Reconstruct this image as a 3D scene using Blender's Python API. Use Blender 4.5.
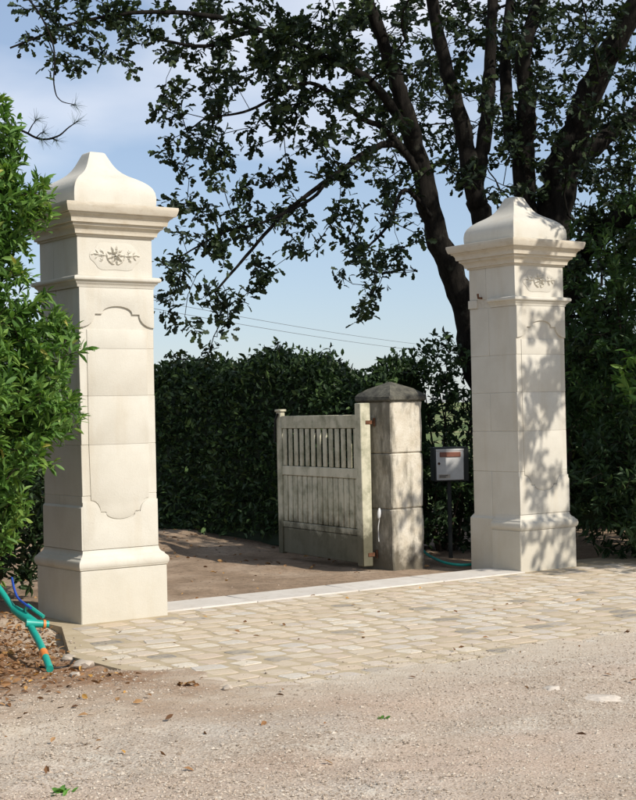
import bpy, bmesh, math, random
import numpy as np
from mathutils import Vector, Matrix, Euler
R = math.radians
random.seed(7); rng = np.random.default_rng(11)
for o in list(bpy.data.objects): bpy.data.objects.remove(o)
S = bpy.context.scene
COL = S.collection

# ------------------------------------------------------------------ camera
CAM_H = 1.503
F_PX, PIT, ROLL = 1500.9, -0.0084, 0.0212       # focal length in photo pixels, pitch (down +), roll
cd = bpy.data.cameras.new('camera'); cam = bpy.data.objects.new('camera', cd); COL.objects.link(cam)
cd.sensor_fit = 'VERTICAL'; cd.sensor_height = 24.0; cd.lens = F_PX / 800 * 24.0
cd.clip_start = 0.1; cd.clip_end = 8000
cam.matrix_world = Matrix.Translation((0, 0, CAM_H)) @ Matrix.Rotation(R(90) - PIT, 4, 'X') @ Matrix.Rotation(-ROLL, 4, 'Z')
S.camera = cam
S.render.resolution_x = 814; S.render.resolution_y = 1024

# ------------------------------------------------------------------ sky, sun, exposure
SUN_AZ, SUN_EL = 52.0, 40.0                       # degrees right of "behind the camera", above the horizon
sdir = Vector((math.sin(R(SUN_AZ)) * math.cos(R(SUN_EL)), -math.cos(R(SUN_AZ)) * math.cos(R(SUN_EL)), math.sin(R(SUN_EL))))
W = bpy.data.worlds.new('World'); S.world = W; W.use_nodes = True
nt = W.node_tree; nt.nodes.clear()
wo = nt.nodes.new('ShaderNodeOutputWorld'); bg = nt.nodes.new('ShaderNodeBackground'); sky = nt.nodes.new('ShaderNodeTexSky')
sky.sky_type = 'NISHITA'; sky.sun_disc = False
sky.sun_elevation = R(SUN_EL); sky.sun_rotation = math.atan2(sdir.x, sdir.y)
sky.altitude = 100; sky.air_density = 1.0; sky.dust_density = 0.35; sky.ozone_density = 2.2
bg.inputs['Strength'].default_value = 0.105
tc = nt.nodes.new('ShaderNodeTexCoord'); sep = nt.nodes.new('ShaderNodeSeparateXYZ')
nt.links.new(tc.outputs['Generated'], sep.inputs[0])
mp = nt.nodes.new('ShaderNodeMapping'); mp.inputs['Scale'].default_value = (3.4, 3.4, 8.5); mp.inputs['Location'].default_value = (15.65, 8.3, 21.14)
nt.links.new(tc.outputs['Generated'], mp.inputs[0])
cn = nt.nodes.new('ShaderNodeTexNoise'); cn.inputs['Scale'].default_value = 1.0; cn.inputs['Detail'].default_value = 5; cn.inputs['Roughness'].default_value = 0.46
nt.links.new(mp.outputs[0], cn.inputs['Vector'])
cr = nt.nodes.new('ShaderNodeValToRGB'); cr.color_ramp.elements[0].position = 0.44; cr.color_ramp.elements[1].position = 0.72
cr.color_ramp.elements[0].color = (0, 0, 0, 1); cr.color_ramp.elements[1].color = (0.95, 0.95, 0.95, 1)
nt.links.new(cn.outputs['Fac'], cr.inputs[0])
mx = nt.nodes.new('ShaderNodeMix'); mx.data_type = 'RGBA'
nt.links.new(cr.outputs[0], mx.inputs[0]); hz = nt.nodes.new('ShaderNodeMix'); hz.data_type = 'RGBA'; hz.inputs[0].default_value = 0.42; hz.inputs[7].default_value = (4.3, 5.35, 6.2, 1); nt.links.new(sky.outputs[0], hz.inputs[6]); nt.links.new(hz.outputs[2], mx.inputs[6]); mx.inputs[7].default_value = (8.6, 8.8, 8.7, 1)
tn = nt.nodes.new('ShaderNodeMix'); tn.data_type = 'RGBA'; tn.blend_type = 'MULTIPLY'; tn.inputs[0].default_value = 1; tn.inputs[7].default_value = (0.97, 0.96, 1.03, 1)
nt.links.new(mx.outputs[2], tn.inputs[6]); nt.links.new(tn.outputs[2], bg.inputs[0]); nt.links.new(bg.outputs[0], wo.inputs[0])
sl = bpy.data.lights.new('sun', 'SUN'); sl.energy = 4.2; sl.angle = R(0.5); sl.color = (1.0, 0.935, 0.85)
so = bpy.data.objects.new('sun', sl); COL.objects.link(so); so.rotation_euler = sdir.to_track_quat('Z', 'Y').to_euler()
so.location = (20, -6, 25)
S.view_settings.view_transform = 'Standard'; S.view_settings.look = 'None'; S.view_settings.gamma = 1.0
S.view_settings.exposure = 0.22

# ------------------------------------------------------------------ helpers
def at(px, py, Y):
    """world point seen at photo pixel (px,py) at distance Y along the road axis"""
    x, y = px - 318, py - 400
    c, s = math.cos(ROLL), math.sin(ROLL)
    xx, yy = x * c - y * s, x * s + y * c
    u, r = -yy / F_PX, xx / F_PX
    cp, sp = math.cos(PIT), math.sin(PIT)
    d = Vector((r, cp + u * sp, -sp + u * cp))
    return Vector((0, 0, CAM_H)) + d * (Y / d.y)
def proj(P):
    P = np.asarray(P, float)
    X, Y, Z = P[..., 0], P[..., 1], P[..., 2] - CAM_H
    cp, sp = math.cos(PIT), math.sin(PIT)
    d = Y * cp - Z * sp; u = Y * sp + Z * cp
    x = X / d * F_PX; y = -u / d * F_PX
    c, s = math.cos(ROLL), math.sin(ROLL)
    return 318 + x * c + y * s, 400 - x * s + y * c
TH = R(36.1)
TV = Vector((math.cos(TH), math.sin(TH), 0)); NV = Vector((math.sin(TH), -math.cos(TH), 0))
MID = Vector((0.1165, 12.84, 0))
def sd(s, d, z=0): return MID + TV * s + NV * d + Vector((0, 0, z))       # along the gateway, out towards the road

def obj(name, me, mat=None, parent=None, **props):
    o = bpy.data.objects.new(name, me); COL.objects.link(o)
    if mat is not None and me is not None and not me.materials: me.materials.append(mat)
    if parent is not None: o.parent = parent
    for k, v in props.items(): o[k] = v
    return o
def thing(name, label, cat, loc=(0, 0, 0), rz=0, group=None):
    o = bpy.data.objects.new(name, None); COL.objects.link(o); o.empty_display_size = 0.2
    o.location = loc; o.rotation_euler = (0, 0, rz); o['label'] = label; o['category'] = cat
    if group: o['group'] = group
    return o
def tag(o, label, cat, group=None):
    o['label'] = label; o['category'] = cat
    if group: o['group'] = group
    return o
def mesh_of(bm, name='m', smooth=None):
    me = bpy.data.meshes.new(name); bmesh.ops.recalc_face_normals(bm, faces=bm.faces); bm.to_mesh(me); bm.free()
    if smooth is not None:
        for p in me.polygons: p.use_smooth = True
        me.set_sharp_from_angle(angle=R(smooth))
    return me
def bevel(bm, w, seg=1):
    bmesh.ops.bevel(bm, geom=list(bm.edges), offset=w, segments=seg, profile=0.6, affect='EDGES', clamp_overlap=True)
def box_bm(x0, x1, y0, y1, z0, z1, bev=0, bm=None):
    b = bmesh.new()
    v = [b.verts.new((x, y, z)) for z in (z0, z1) for y in (y0, y1) for x in (x0, x1)]
    for f in ((0, 2, 3, 1), (4, 5, 7, 6), (0, 1, 5, 4), (2, 6, 7, 3), (0, 4, 6, 2), (1, 3, 7, 5)): b.faces.new([v[i] for i in f])
    if bev: bevel(b, bev)
    if bm is not None:
        me = bpy.data.meshes.new('t'); b.to_mesh(me); b.free(); bm.from_mesh(me); bpy.data.meshes.remove(me); return bm
    return b
def box(x0, x1, y0, y1, z0, z1, bev=0.004): return mesh_of(box_bm(x0, x1, y0, y1, z0, z1, bev), smooth=40)
def prism(pts, z0, z1, bev=0):
    b = bmesh.new()
    lo = [b.verts.new((x, y, z0)) for x, y in pts]; hi = [b.verts.new((x, y, z1)) for x, y in pts]
    n = len(pts)
    for i in range(n): b.faces.new((lo[i], lo[(i + 1) % n], hi[(i + 1) % n], hi[i]))
    f1 = b.faces.new(hi); f2 = b.faces.new(lo[::-1])
    if bev:
        bmesh.ops.recalc_face_normals(b, faces=b.faces)
        bevel(b, bev)
    bmesh.ops.triangulate(b, faces=[f for f in b.faces if len(f.verts) > 4])
    return b
def sweep(path, prof, closed=True):
    """mitred moulding: path = plan polygon (counter-clockwise, outside on the right of travel), prof = [(outset, z)]"""
    b = bmesh.new(); n = len(path); P = [Vector(p) for p in path]; rings = []
    for i in range(n):
        def nrm(a, c):
            d = (c - a).normalized(); return Vector((d.y, -d.x))
        if closed or 0 < i < n - 1:
            n1 = nrm(P[i - 1], P[i]); n2 = nrm(P[i], P[(i + 1) % n]); m = (n1 + n2); m = m / max(m.dot(n1), 0.2)
        elif i == 0: m = nrm(P[0], P[1])
        else: m = nrm(P[-2], P[-1])
        rings.append([b.verts.new((P[i].x + m.x * o, P[i].y + m.y * o, z)) for o, z in prof])
    for i in range(n if closed else n - 1):
        a, c = rings[i], rings[(i + 1) % n]
        for j in range(len(prof) - 1): b.faces.new((a[j], c[j], c[j + 1], a[j + 1]))
    if closed:
        b.faces.new([r[-1] for r in rings]); b.faces.new([r[0] for r in rings][::-1])
    else:
        for r in (rings[0], rings[-1]): b.faces.new(r)
    return b
def tube_np(pts, rad, sides=6):
    """verts, faces of a tube along pts"""
    P = np.asarray(pts, float); n = len(P); rad = np.broadcast_to(rad, n)
    T = np.gradient(P, axis=0); T /= np.linalg.norm(T, axis=1)[:, None] + 1e-9
    up = np.array([0, 0, 1.0]) if abs(T[0, 2]) < 0.9 else np.array([1.0, 0, 0])
    V = np.zeros((n, sides, 3)); u = np.cross(T[0], up); u /= np.linalg.norm(u)
    a = np.arange(sides) * 2 * np.pi / sides
    for i in range(n):
        u = u - T[i] * u.dot(T[i]); u /= np.linalg.norm(u) + 1e-9; w = np.cross(T[i], u)
        V[i] = P[i] + rad[i] * (np.cos(a)[:, None] * u + np.sin(a)[:, None] * w)
    i = np.arange(n - 1)[:, None] * sides; j = np.arange(sides)[None]; k = (j + 1) % sides
    Fq = np.stack([i + j, i + k, i + sides + k, i + sides + j], -1).reshape(-1, 4)
    return V.reshape(-1, 3), Fq
def mesh_quads(V, Fq, smooth=True, attr=None, name='m'):
    me = bpy.data.meshes.new(name); V = np.asarray(V, np.float32); Fq = np.asarray(Fq, np.int32); k = Fq.shape[1]
    me.vertices.add(len(V)); me.vertices.foreach_set('co', V.ravel())
    me.loops.add(Fq.size); me.loops.foreach_set('vertex_index', Fq.ravel())
    me.polygons.add(len(Fq)); me.polygons.foreach_set('loop_start', np.arange(len(Fq), dtype=np.int32) * k)
    me.update(calc_edges=True)
    me.polygons.foreach_set('use_smooth', np.full(len(Fq), smooth))
    if attr is not None:
        a = me.attributes.new('rnd', 'FLOAT', 'FACE'); a.data.foreach_set('value', np.asarray(attr, np.float32))
    me.validate(); return me
def tube(pts, rad, sides=8, caps=True):
    V, Fq = tube_np(pts, rad, sides); me = bpy.data.meshes.new('tube')
    faces = [tuple(f) for f in Fq]
    if caps: faces += [tuple(range(sides))[::-1], tuple(range(len(V) - sides, len(V)))]
    me.from_pydata([tuple(v) for v in V], [], faces)
    for p in me.polygons: p.use_smooth = True
    me.set_sharp_from_angle(angle=R(50)); return me
def curve_pts(ctrl, n=8):
    """Catmull-Rom through control points"""
    C = [np.array(c, float) for c in ctrl]; C = [2 * C[0] - C[1]] + C + [2 * C[-1] - C[-2]]; out = []
    for i in range(1, len(C) - 2):
        for t in np.linspace(0, 1, n, endpoint=False):
            a, b_, c, d = C[i - 1], C[i], C[i + 1], C[i + 2]
            out.append(0.5 * ((2 * b_) + (-a + c) * t + (2 * a - 5 * b_ + 4 * c - d) * t * t + (-a + 3 * b_ - 3 * c + d) * t ** 3))
    out.append(C[-2]); return np.array(out)
def vnoise(x, y, seed=0):
    xi, yi = np.floor(x).astype(int), np.floor(y).astype(int); fx, fy = x - xi, y - yi
    fx = fx * fx * (3 - 2 * fx); fy = fy * fy * (3 - 2 * fy)
    def h(a, b_):
        n = (a * 374761393 + b_ * 668265263 + seed * 974634777) & 0x7fffffff
        n = ((n ^ (n >> 13)) * 1274126177) & 0x7fffffff
        return (n ^ (n >> 16)) / 0x7fffffff * 2 - 1
    return (h(xi, yi) * (1 - fx) + h(xi + 1, yi) * fx) * (1 - fy) + (h(xi, yi + 1) * (1 - fx) + h(xi + 1, yi + 1) * fx) * fy
def sstep(a, b_, x): t = np.clip((x - a) / (b_ - a), 0, 1); return t * t * (3 - 2 * t)

# ------------------------------------------------------------------ materials
class NT:
    def __init__(s, name):
        s.m = bpy.data.materials.new(name); s.m.use_nodes = True; s.t = s.m.node_tree; s.t.nodes.clear()
        s.out = s.n('ShaderNodeOutputMaterial'); s.b = s.n('ShaderNodeBsdfPrincipled'); s.l(s.b.outputs[0], s.out.inputs[0])
        s.tc = s.n('ShaderNodeTexCoord')
    def n(s, t, **k):
        x = s.t.nodes.new(t)
        for a, v in k.items(): setattr(x, a, v)
        return x
    def l(s, a, b_): s.t.links.new(a, b_)
    def noise(s, scale, detail=4, rough=0.55, vec=None, stretch=None):
        x = s.n('ShaderNodeTexNoise'); x.inputs['Scale'].default_value = scale; x.inputs['Detail'].default_value = detail; x.inputs['Roughness'].default_value = rough
        v = vec or s.tc.outputs['Object']
        if stretch:
            m = s.n('ShaderNodeMapping'); m.inputs['Scale'].default_value = stretch; s.l(v, m.inputs[0]); v = m.outputs[0]
        s.l(v, x.inputs['Vector']); return x.outputs['Fac']
    def ramp(s, fac, stops):
        x = s.n('ShaderNodeValToRGB'); e = x.color_ramp.elements
        while len(e) < len(stops): e.new(0.5)
        for i, (p, c) in enumerate(stops):
            e[i].position = p; e[i].color = (*c, 1) if len(c) == 3 else c
        s.l(fac, x.inputs[0]); return x.outputs[0]
    def mix(s, fac, a, b_, mode='MIX'):
        x = s.n('ShaderNodeMix', data_type='RGBA', blend_type=mode)
        for v, i in ((fac, 0), (a, 6), (b_, 7)):
            if isinstance(v, (int, float)): x.inputs[i].default_value = v
            elif isinstance(v, tuple): x.inputs[i].default_value = (*v, 1)
            else: s.l(v, x.inputs[i])
        return x.outputs[2]
    def bump(s, h, strength=0.3, dist=0.01):
        x = s.n('ShaderNodeBump'); x.inputs['Strength'].default_value = strength; x.inputs['Distance'].default_value = dist
        s.l(h, x.inputs['Height']); s.l(x.outputs[0], s.b.inputs['Normal']); return x
    def done(s, col, rough=0.8, spec=0.3, metal=0):
        if isinstance(col, tuple): s.b.inputs['Base Color'].default_value = (*col, 1)
        else: s.l(col, s.b.inputs['Base Color'])
        if isinstance(rough, (int, float)): s.b.inputs['Roughness'].default_value = rough
        else: s.l(rough, s.b.inputs['Roughness'])
        s.b.inputs['Specular IOR Level'].default_value = spec; s.b.inputs['Metallic'].default_value = metal
        return s.m
def grey(v): return (v, v, v)
def m_limestone(name='limestone', warm=0.0):
    k = NT(name); oi = k.n('ShaderNodeObjectInfo')
    c = k.ramp(k.noise(3.5, 6), [(0.3, (0.499, 0.469, 0.395)), (0.55, (0.572, 0.546, 0.470)), (0.8, (0.609, 0.587, 0.515))])
    c = k.mix(0.3, c, k.ramp(oi.outputs['Random'], [(0, (0.509, 0.469, 0.390)), (1, (0.619, 0.592, 0.515))]))
    st = k.ramp(k.noise(6, 5, 0.6, stretch=(1, 1, 0.18)), [(0.52, grey(0)), (0.78, grey(0.5))])
    c = k.mix(st, c, (0.462, 0.397, 0.290))
    pit = k.noise(160, 3, 0.6); c = k.mix(k.ramp(pit, [(0.30, grey(0.45)), (0.42, grey(0))]), c, (0.42, 0.37, 0.28))
    g = k.n('ShaderNodeNewGeometry'); sp = k.n('ShaderNodeSeparateXYZ'); k.l(g.outputs['Position'], sp.inputs[0])
    ad = k.n('ShaderNodeMath', operation='MULTIPLY_ADD'); k.l(k.noise(5, 6, 0.7, g.outputs['Position']), ad.inputs[0]); ad.inputs[1].default_value = -0.5; k.l(sp.outputs[2], ad.inputs[2])
    c = k.mix(k.ramp(ad.outputs[0], [(0.0, grey(0.22)), (0.25, grey(0))]), c, (0.42, 0.35, 0.22))
    if warm:
        c = k.mix(warm, c, (0.50, 0.40, 0.26)); c = k.mix(k.ramp(k.noise(9, 6, 0.7, stretch=(1, 1, 2.5)), [(0.5, grey(0)), (0.72, grey(0.5))]), c, (0.36, 0.28, 0.18))
    h = k.mix(0.4, k.noise(70, 6, 0.65), pit); k.bump(h, 0.35, 0.008)
    return k.done(c, 0.85, 0.25)
def m_joint():
    k = NT('lime_mortar'); c = k.ramp(k.noise(30, 4), [(0.3, (0.45, 0.41, 0.33)), (0.7, (0.55, 0.51, 0.43))]); k.bump(k.noise(120), 0.4, 0.005); return k.done(c, 0.95, 0.1)
def m_pier():
    k = NT('weathered_pier_stone')
    c = k.ramp(k.noise(5, 6, 0.6), [(0.3, (0.46, 0.40, 0.30)), (0.55, (0.60, 0.55, 0.45)), (0.75, (0.68, 0.64, 0.55))])
    st = k.ramp(k.noise(7, 6, 0.65, stretch=(1, 1, 0.3)), [(0.49, grey(0)), (0.68, grey(0.8))]); c = k.mix(st, c, (0.12, 0.11, 0.085))
    li = k.ramp(k.noise(16, 5, 0.7), [(0.62, grey(0)), (0.7, grey(0.7))]); c = k.mix(li, c, (0.42, 0.42, 0.30))
    sp = k.n('ShaderNodeSeparateXYZ'); k.l(k.tc.outputs['Object'], sp.inputs[0])
    mth = k.n('ShaderNodeMath', operation='ADD'); k.l(sp.outputs[2], mth.inputs[0])
    m2 = k.n('ShaderNodeMath', operation='MULTIPLY_ADD'); k.l(k.noise(9, 4), m2.inputs[0]); m2.inputs[1].default_value = -0.5; m2.inputs[2].default_value = 0.25; k.l(m2.outputs[0], mth.inputs[1])
    c = k.mix(k.ramp(mth.outputs[0], [(0.06, grey(0.85)), (0.26, grey(0))]), c, (0.075, 0.062, 0.04))
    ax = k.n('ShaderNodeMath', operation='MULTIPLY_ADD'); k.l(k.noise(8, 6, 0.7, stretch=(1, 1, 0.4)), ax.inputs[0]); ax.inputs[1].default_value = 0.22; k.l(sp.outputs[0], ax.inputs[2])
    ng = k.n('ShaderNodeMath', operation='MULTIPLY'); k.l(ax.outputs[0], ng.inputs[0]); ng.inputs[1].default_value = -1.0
    c = k.mix(k.ramp(ng.outputs[0], [(0.055, grey(0)), (0.115, grey(0.8))]), c, (0.13, 0.12, 0.09))  # left face darkened: algae staining plus its shade painted into the colour
    k.bump(k.noise(45, 8, 0.7), 0.6, 0.012); return k.done(c, 0.92, 0.15)
def m_capstone():
    k = NT('lichened_capstone'); c = k.ramp(k.noise(14, 6, 0.7), [(0.35, (0.06, 0.058, 0.05)), (0.6, (0.13, 0.125, 0.10)), (0.72, (0.26, 0.25, 0.19))])
    k.bump(k.noise(50, 8, 0.7), 0.6, 0.012); return k.done(c, 0.95, 0.1)
def m_sett():
    k = NT('sandstone_sett'); oi = k.n('ShaderNodeObjectInfo')
    at_ = k.n('ShaderNodeAttribute', attribute_name='rnd')
    add = k.n('ShaderNodeMath', operation='ADD'); k.l(oi.outputs['Random'], add.inputs[0]); k.l(at_.outputs['Fac'], add.inputs[1])
    fr = k.n('ShaderNodeMath', operation='FRACT'); k.l(add.outputs[0], fr.inputs[0])
    c = k.ramp(fr.outputs[0], [(0.0, (0.57, 0.49, 0.385)), (0.14, (0.50, 0.405, 0.30)), (0.28, (0.64, 0.575, 0.475)), (0.42, (0.56, 0.445, 0.345)), (0.56, (0.53, 0.50, 0.455)), (0.70, (0.69, 0.63, 0.53)), (0.84, (0.57, 0.455, 0.33)), (0.93, (0.60, 0.53, 0.46)), (0.97, (0.24, 0.22, 0.195))])
    w = k.tc.outputs['Object']
    c = k.mix(k.ramp(k.noise(18, 5, 0.65, w), [(0.38, grey(0.6)), (0.6, grey(0))]), c, (0.515, 0.428, 0.296))
    g = k.n('ShaderNodeNewGeometry'); c = k.mix(k.ramp(k.noise(1.7, 6, 0.65, g.outputs['Position']), [(0.5, grey(0)), (0.72, grey(0.55))]), c, (0.567, 0.479, 0.355))
    c = k.mix(k.ramp(k.noise(4.5, 6, 0.7, g.outputs['Position']), [(0.6, grey(0)), (0.74, grey(0.45))]), c, (0.258, 0.204, 0.148))
    c = k.mix(k.ramp(k.noise(60, 4, 0.6, w), [(0.58, grey(0)), (0.75, grey(0.5))]), c, (0.309, 0.255, 0.187))
    k.bump(k.noise(45, 7, 0.75, w), 0.6, 0.012); return k.done(c, 0.88, 0.2)
def m_sand():
    k = NT('sandy_joint_mortar'); c = k.ramp(k.noise(7, 6, 0.6), [(0.3, (0.380, 0.305, 0.199)), (0.6, (0.462, 0.385, 0.265)), (0.8, (0.508, 0.435, 0.315))])
    c = k.mix(k.ramp(k.noise(140, 3), [(0.55, grey(0)), (0.75, grey(0.35))]), c, (0.272, 0.213, 0.140)); c = k.mix(k.ramp(k.noise(2.6, 6, 0.7), [(0.55, grey(0)), (0.75, grey(0.4))]), c, (0.272, 0.213, 0.133)); k.bump(k.noise(90, 6, 0.7), 0.35, 0.006); return k.done(c, 0.95, 0.1)
def m_threshold():
    k = NT('threshold_stone'); oi = k.n('ShaderNodeObjectInfo')
    c = k.ramp(k.noise(4, 6), [(0.3, (0.50, 0.46, 0.40)), (0.7, (0.62, 0.58, 0.52))]); c = k.mix(0.3, c, k.ramp(oi.outputs['Random'], [(0, (0.48, 0.44, 0.38)), (1, (0.66, 0.62, 0.55))]))
    c = k.mix(k.ramp(k.noise(11, 5, 0.7), [(0.55, grey(0)), (0.72, grey(0.5))]), c, (0.36, 0.30, 0.22)); k.bump(k.noise(80, 6), 0.3, 0.006); return k.done(c, 0.9, 0.2)
def m_ground():
    k = NT('gravelly_earth'); g = k.n('ShaderNodeNewGeometry'); P = g.outputs['Position']
    base = k.ramp(k.noise(1.3, 7, 0.6, P), [(0.28, (0.342, 0.252, 0.183)), (0.45, (0.420, 0.342, 0.264)), (0.6, (0.488, 0.411, 0.334)), (0.78, (0.420, 0.386, 0.329))])
    pale = k.ramp(k.noise(2.3, 6, 0.65, P, (1, 1.6, 1)), [(0.56, grey(0)), (0.68, grey(0.65))]); base = k.mix(pale, base, (0.606, 0.554, 0.461))
    v = k.n('ShaderNodeTexVoronoi'); v.inputs['Scale'].default_value = 75; k.l(P, v.inputs['Vector'])
    sc = k.n('ShaderNodeSeparateColor'); k.l(v.outputs['Color'], sc.inputs[0])
    peb = k.ramp(sc.outputs[0], [(0.0, (0.186, 0.153, 0.117)), (0.35, (0.322, 0.272, 0.207)), (0.7, (0.449, 0.416, 0.339)), (0.95, (0.586, 0.554, 0.470))])
    c = k.mix(0.36, base, peb)
    c = k.mix(k.ramp(k.noise(0.55, 5, 0.6, P, (1, 2.2, 1)), [(0.42, grey(0)), (0.62, grey(0.7))]), c, k.ramp(k.noise(40, 5, 0.7, P), [(0.3, (0.352, 0.252, 0.178)), (0.7, (0.527, 0.416, 0.325))]))
    c = k.mix(k.ramp(k.noise(1.6, 6, 0.7, P, (1, 1.5, 1)), [(0.60, grey(0)), (0.72, grey(0.6))]), c, (0.234, 0.163, 0.109))
    # brown earth behind the gateway (d < -0.2)
    sp = k.n('ShaderNodeSeparateXYZ'); k.l(P, sp.inputs[0])
    dd = k.n('ShaderNodeVectorMath', operation='DOT_PRODUCT'); k.l(P, dd.inputs[0]); dd.inputs[1].default_value = NV
    ms = k.n('ShaderNodeMath', operation='MULTIPLY_ADD'); k.l(k.noise(2.2, 4, 0.6, P), ms.inputs[0]); ms.inputs[1].default_value = 0.5; k.l(dd.outputs['Value'], ms.inputs[2])
    d0 = MID.dot(NV)
    mr = k.n('ShaderNodeMapRange'); k.l(ms.outputs[0], mr.inputs[0]); mr.inputs[1].default_value = d0 - 0.05; mr.inputs[2].default_value = d0 + 0.35; mr.inputs[3].default_value = 1; mr.inputs[4].default_value = 0
    earth = k.ramp(k.noise(1.1, 7, 0.65, P), [(0.3, (0.17, 0.118, 0.076)), (0.5, (0.30, 0.218, 0.148)), (0.72, (0.43, 0.335, 0.245))])
    earth = k.mix(k.ramp(k.noise(20, 5, 0.7, P), [(0.45, grey(0)), (0.7, grey(0.6))]), earth, (0.102, 0.078, 0.054))
    c = k.mix(mr.outputs[0], c, earth)
    # leaf-mould on the left under the shrub
    s_ = k.n('ShaderNodeVectorMath', operation='DOT_PRODUCT'); k.l(P, s_.inputs[0]); s_.inputs[1].default_value = -TV
    ms2 = k.n('ShaderNodeMath', operation='MULTIPLY_ADD'); k.l(k.noise(3, 4, 0.6, P), ms2.inputs[0]); ms2.inputs[1].default_value = 1.2; k.l(s_.outputs['Value'], ms2.inputs[2])
    s0 = -MID.dot(TV); m1 = k.n('ShaderNodeMapRange'); k.l(ms2.outputs[0], m1.inputs[0]); m1.inputs[1].default_value = s0 + 3.3; m1.inputs[2].default_value = s0 + 4.2
    ms3 = k.n('ShaderNodeMath', operation='MULTIPLY_ADD'); k.l(k.noise(1.8, 5, 0.65, P), ms3.inputs[0]); ms3.inputs[1].default_value = 2.6; k.l(sp.outputs[1], ms3.inputs[2])
    m2_ = k.n('ShaderNodeMapRange'); k.l(ms3.outputs[0], m2_.inputs[0]); m2_.inputs[1].default_value = 8.3; m2_.inputs[2].default_value = 10.2
    mr2 = k.n('ShaderNodeMath', operation='MULTIPLY'); k.l(m1.outputs[0], mr2.inputs[0]); k.l(m2_.outputs[0], mr2.inputs[1])
    mr4 = k.n('ShaderNodeMapRange'); k.l(ms.outputs[0], mr4.inputs[0]); mr4.inputs[1].default_value = d0 + 4.5; mr4.inputs[2].default_value = d0 + 3.75
    c = k.mix(mr4.outputs[0], c, k.mix(k.ramp(mr.outputs[0], [(0, grey(0)), (0.2, grey(1))]), k.ramp(k.noise(9, 6, 0.65, P), [(0.35, (0.46, 0.385, 0.29)), (0.65, (0.58, 0.51, 0.41))]), c))
    c = k.mix(mr2.outputs[0], c, k.ramp(k.noise(26, 5, 0.7, P), [(0.3, (0.12, 0.065, 0.035)), (0.6, (0.28, 0.155, 0.08)), (0.75, (0.40, 0.25, 0.145))]))
    # grass country farther off
    mr3 = k.n('ShaderNodeMapRange'); k.l(sp.outputs[1], mr3.inputs[0]); mr3.inputs[1].default_value = 19.5; mr3.inputs[2].default_value = 24
    c = k.mix(mr3.outputs[0], c, k.ramp(k.noise(0.02, 6, 0.6, P), [(0.35, (0.06, 0.10, 0.03)), (0.55, (0.13, 0.16, 0.06)), (0.7, (0.30, 0.27, 0.14))]))
    h = k.mix(0.5, k.noise(60, 6, 0.7, P), v.outputs['Distance']); k.bump(h, 0.7, 0.012); return k.done(c, 0.95, 0.12)
def m_attr(name, stops, rough=0.8, spec=0.2, noise_s=0, transl=0.0, bump=0):
    k = NT(name); a = k.n('ShaderNodeAttribute', attribute_name='rnd'); c = k.ramp(a.outputs['Fac'], stops)
    if noise_s: c = k.mix(0.35, c, k.ramp(k.noise(noise_s, 4), [(0.3, stops[0][1]), (0.7, stops[-1][1])]))
    m = k.done(c, rough, spec)
    if bump: k.bump(k.noise(bump, 4), 0.4, 0.004)
    if transl:
        t = k.n('ShaderNodeBsdfTranslucent'); hs = k.n('ShaderNodeHueSaturation'); hs.inputs['Value'].default_value = 1.5; hs.inputs['Saturation'].default_value = 1.15
        k.l(c, hs.inputs['Color']); k.l(hs.outputs[0], t.inputs[0]); mxs = k.n('ShaderNodeMixShader'); mxs.inputs[0].default_value = transl
        k.l(k.b.outputs[0], mxs.inputs[1]); k.l(t.outputs[0], mxs.inputs[2]); k.l(mxs.outputs[0], k.out.inputs[0])
    return m
def m_bark(name, dark, light, lich=None):
    k = NT(name); c = k.ramp(k.noise(14, 8, 0.7, stretch=(1, 1, 0.25)), [(0.35, dark), (0.65, light)])
    if lich: c = k.mix(k.ramp(k.noise(9, 6, 0.7), [(0.58, grey(0)), (0.68, grey(0.6))]), c, lich)
    k.bump(k.noise(26, 8, 0.75, stretch=(1, 1, 0.2)), 1.0, 0.03); return k.done(c, 0.95, 0.1)
def m_paint_wood():
    k = NT('weathered_painted_wood'); oi = k.n('ShaderNodeObjectInfo')
    c = k.ramp(k.noise(9, 6, 0.6, stretch=(1, 1, 0.12)), [(0.3, (0.40, 0.37, 0.25)), (0.55, (0.57, 0.53, 0.385)), (0.75, (0.66, 0.62, 0.47))])
    c = k.mix(0.25, c, k.ramp(oi.outputs['Random'], [(0, (0.33, 0.34, 0.25)), (1, (0.62, 0.61, 0.50))]))
    c = k.mix(k.ramp(k.noise(5, 6, 0.7), [(0.46, grey(0)), (0.68, grey(0.7))]), c, (0.11, 0.12, 0.06))
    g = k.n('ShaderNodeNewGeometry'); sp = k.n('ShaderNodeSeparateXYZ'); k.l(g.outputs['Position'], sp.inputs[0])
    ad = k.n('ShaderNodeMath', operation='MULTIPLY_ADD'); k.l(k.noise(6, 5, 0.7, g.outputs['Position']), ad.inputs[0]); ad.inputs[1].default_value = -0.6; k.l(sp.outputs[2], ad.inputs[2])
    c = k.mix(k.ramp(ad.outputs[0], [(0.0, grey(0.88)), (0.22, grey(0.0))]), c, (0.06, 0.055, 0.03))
    k.bump(k.noise(40, 6, 0.6, stretch=(1, 1, 0.08)), 0.4, 0.004); return k.done(c, 0.75, 0.25)
def m_plain(name, col, rough=0.6, spec=0.4, metal=0, var=0.15, sc=20):
    k = NT(name); c = k.ramp(k.noise(sc, 5), [(0.3, tuple(v * (1 - var) for v in col)), (0.7, tuple(min(1, v * (1 + var)) for v in col))])
    k.bump(k.noise(sc * 4, 4), 0.12, 0.003); return k.done(c, rough, spec, metal)
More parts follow.
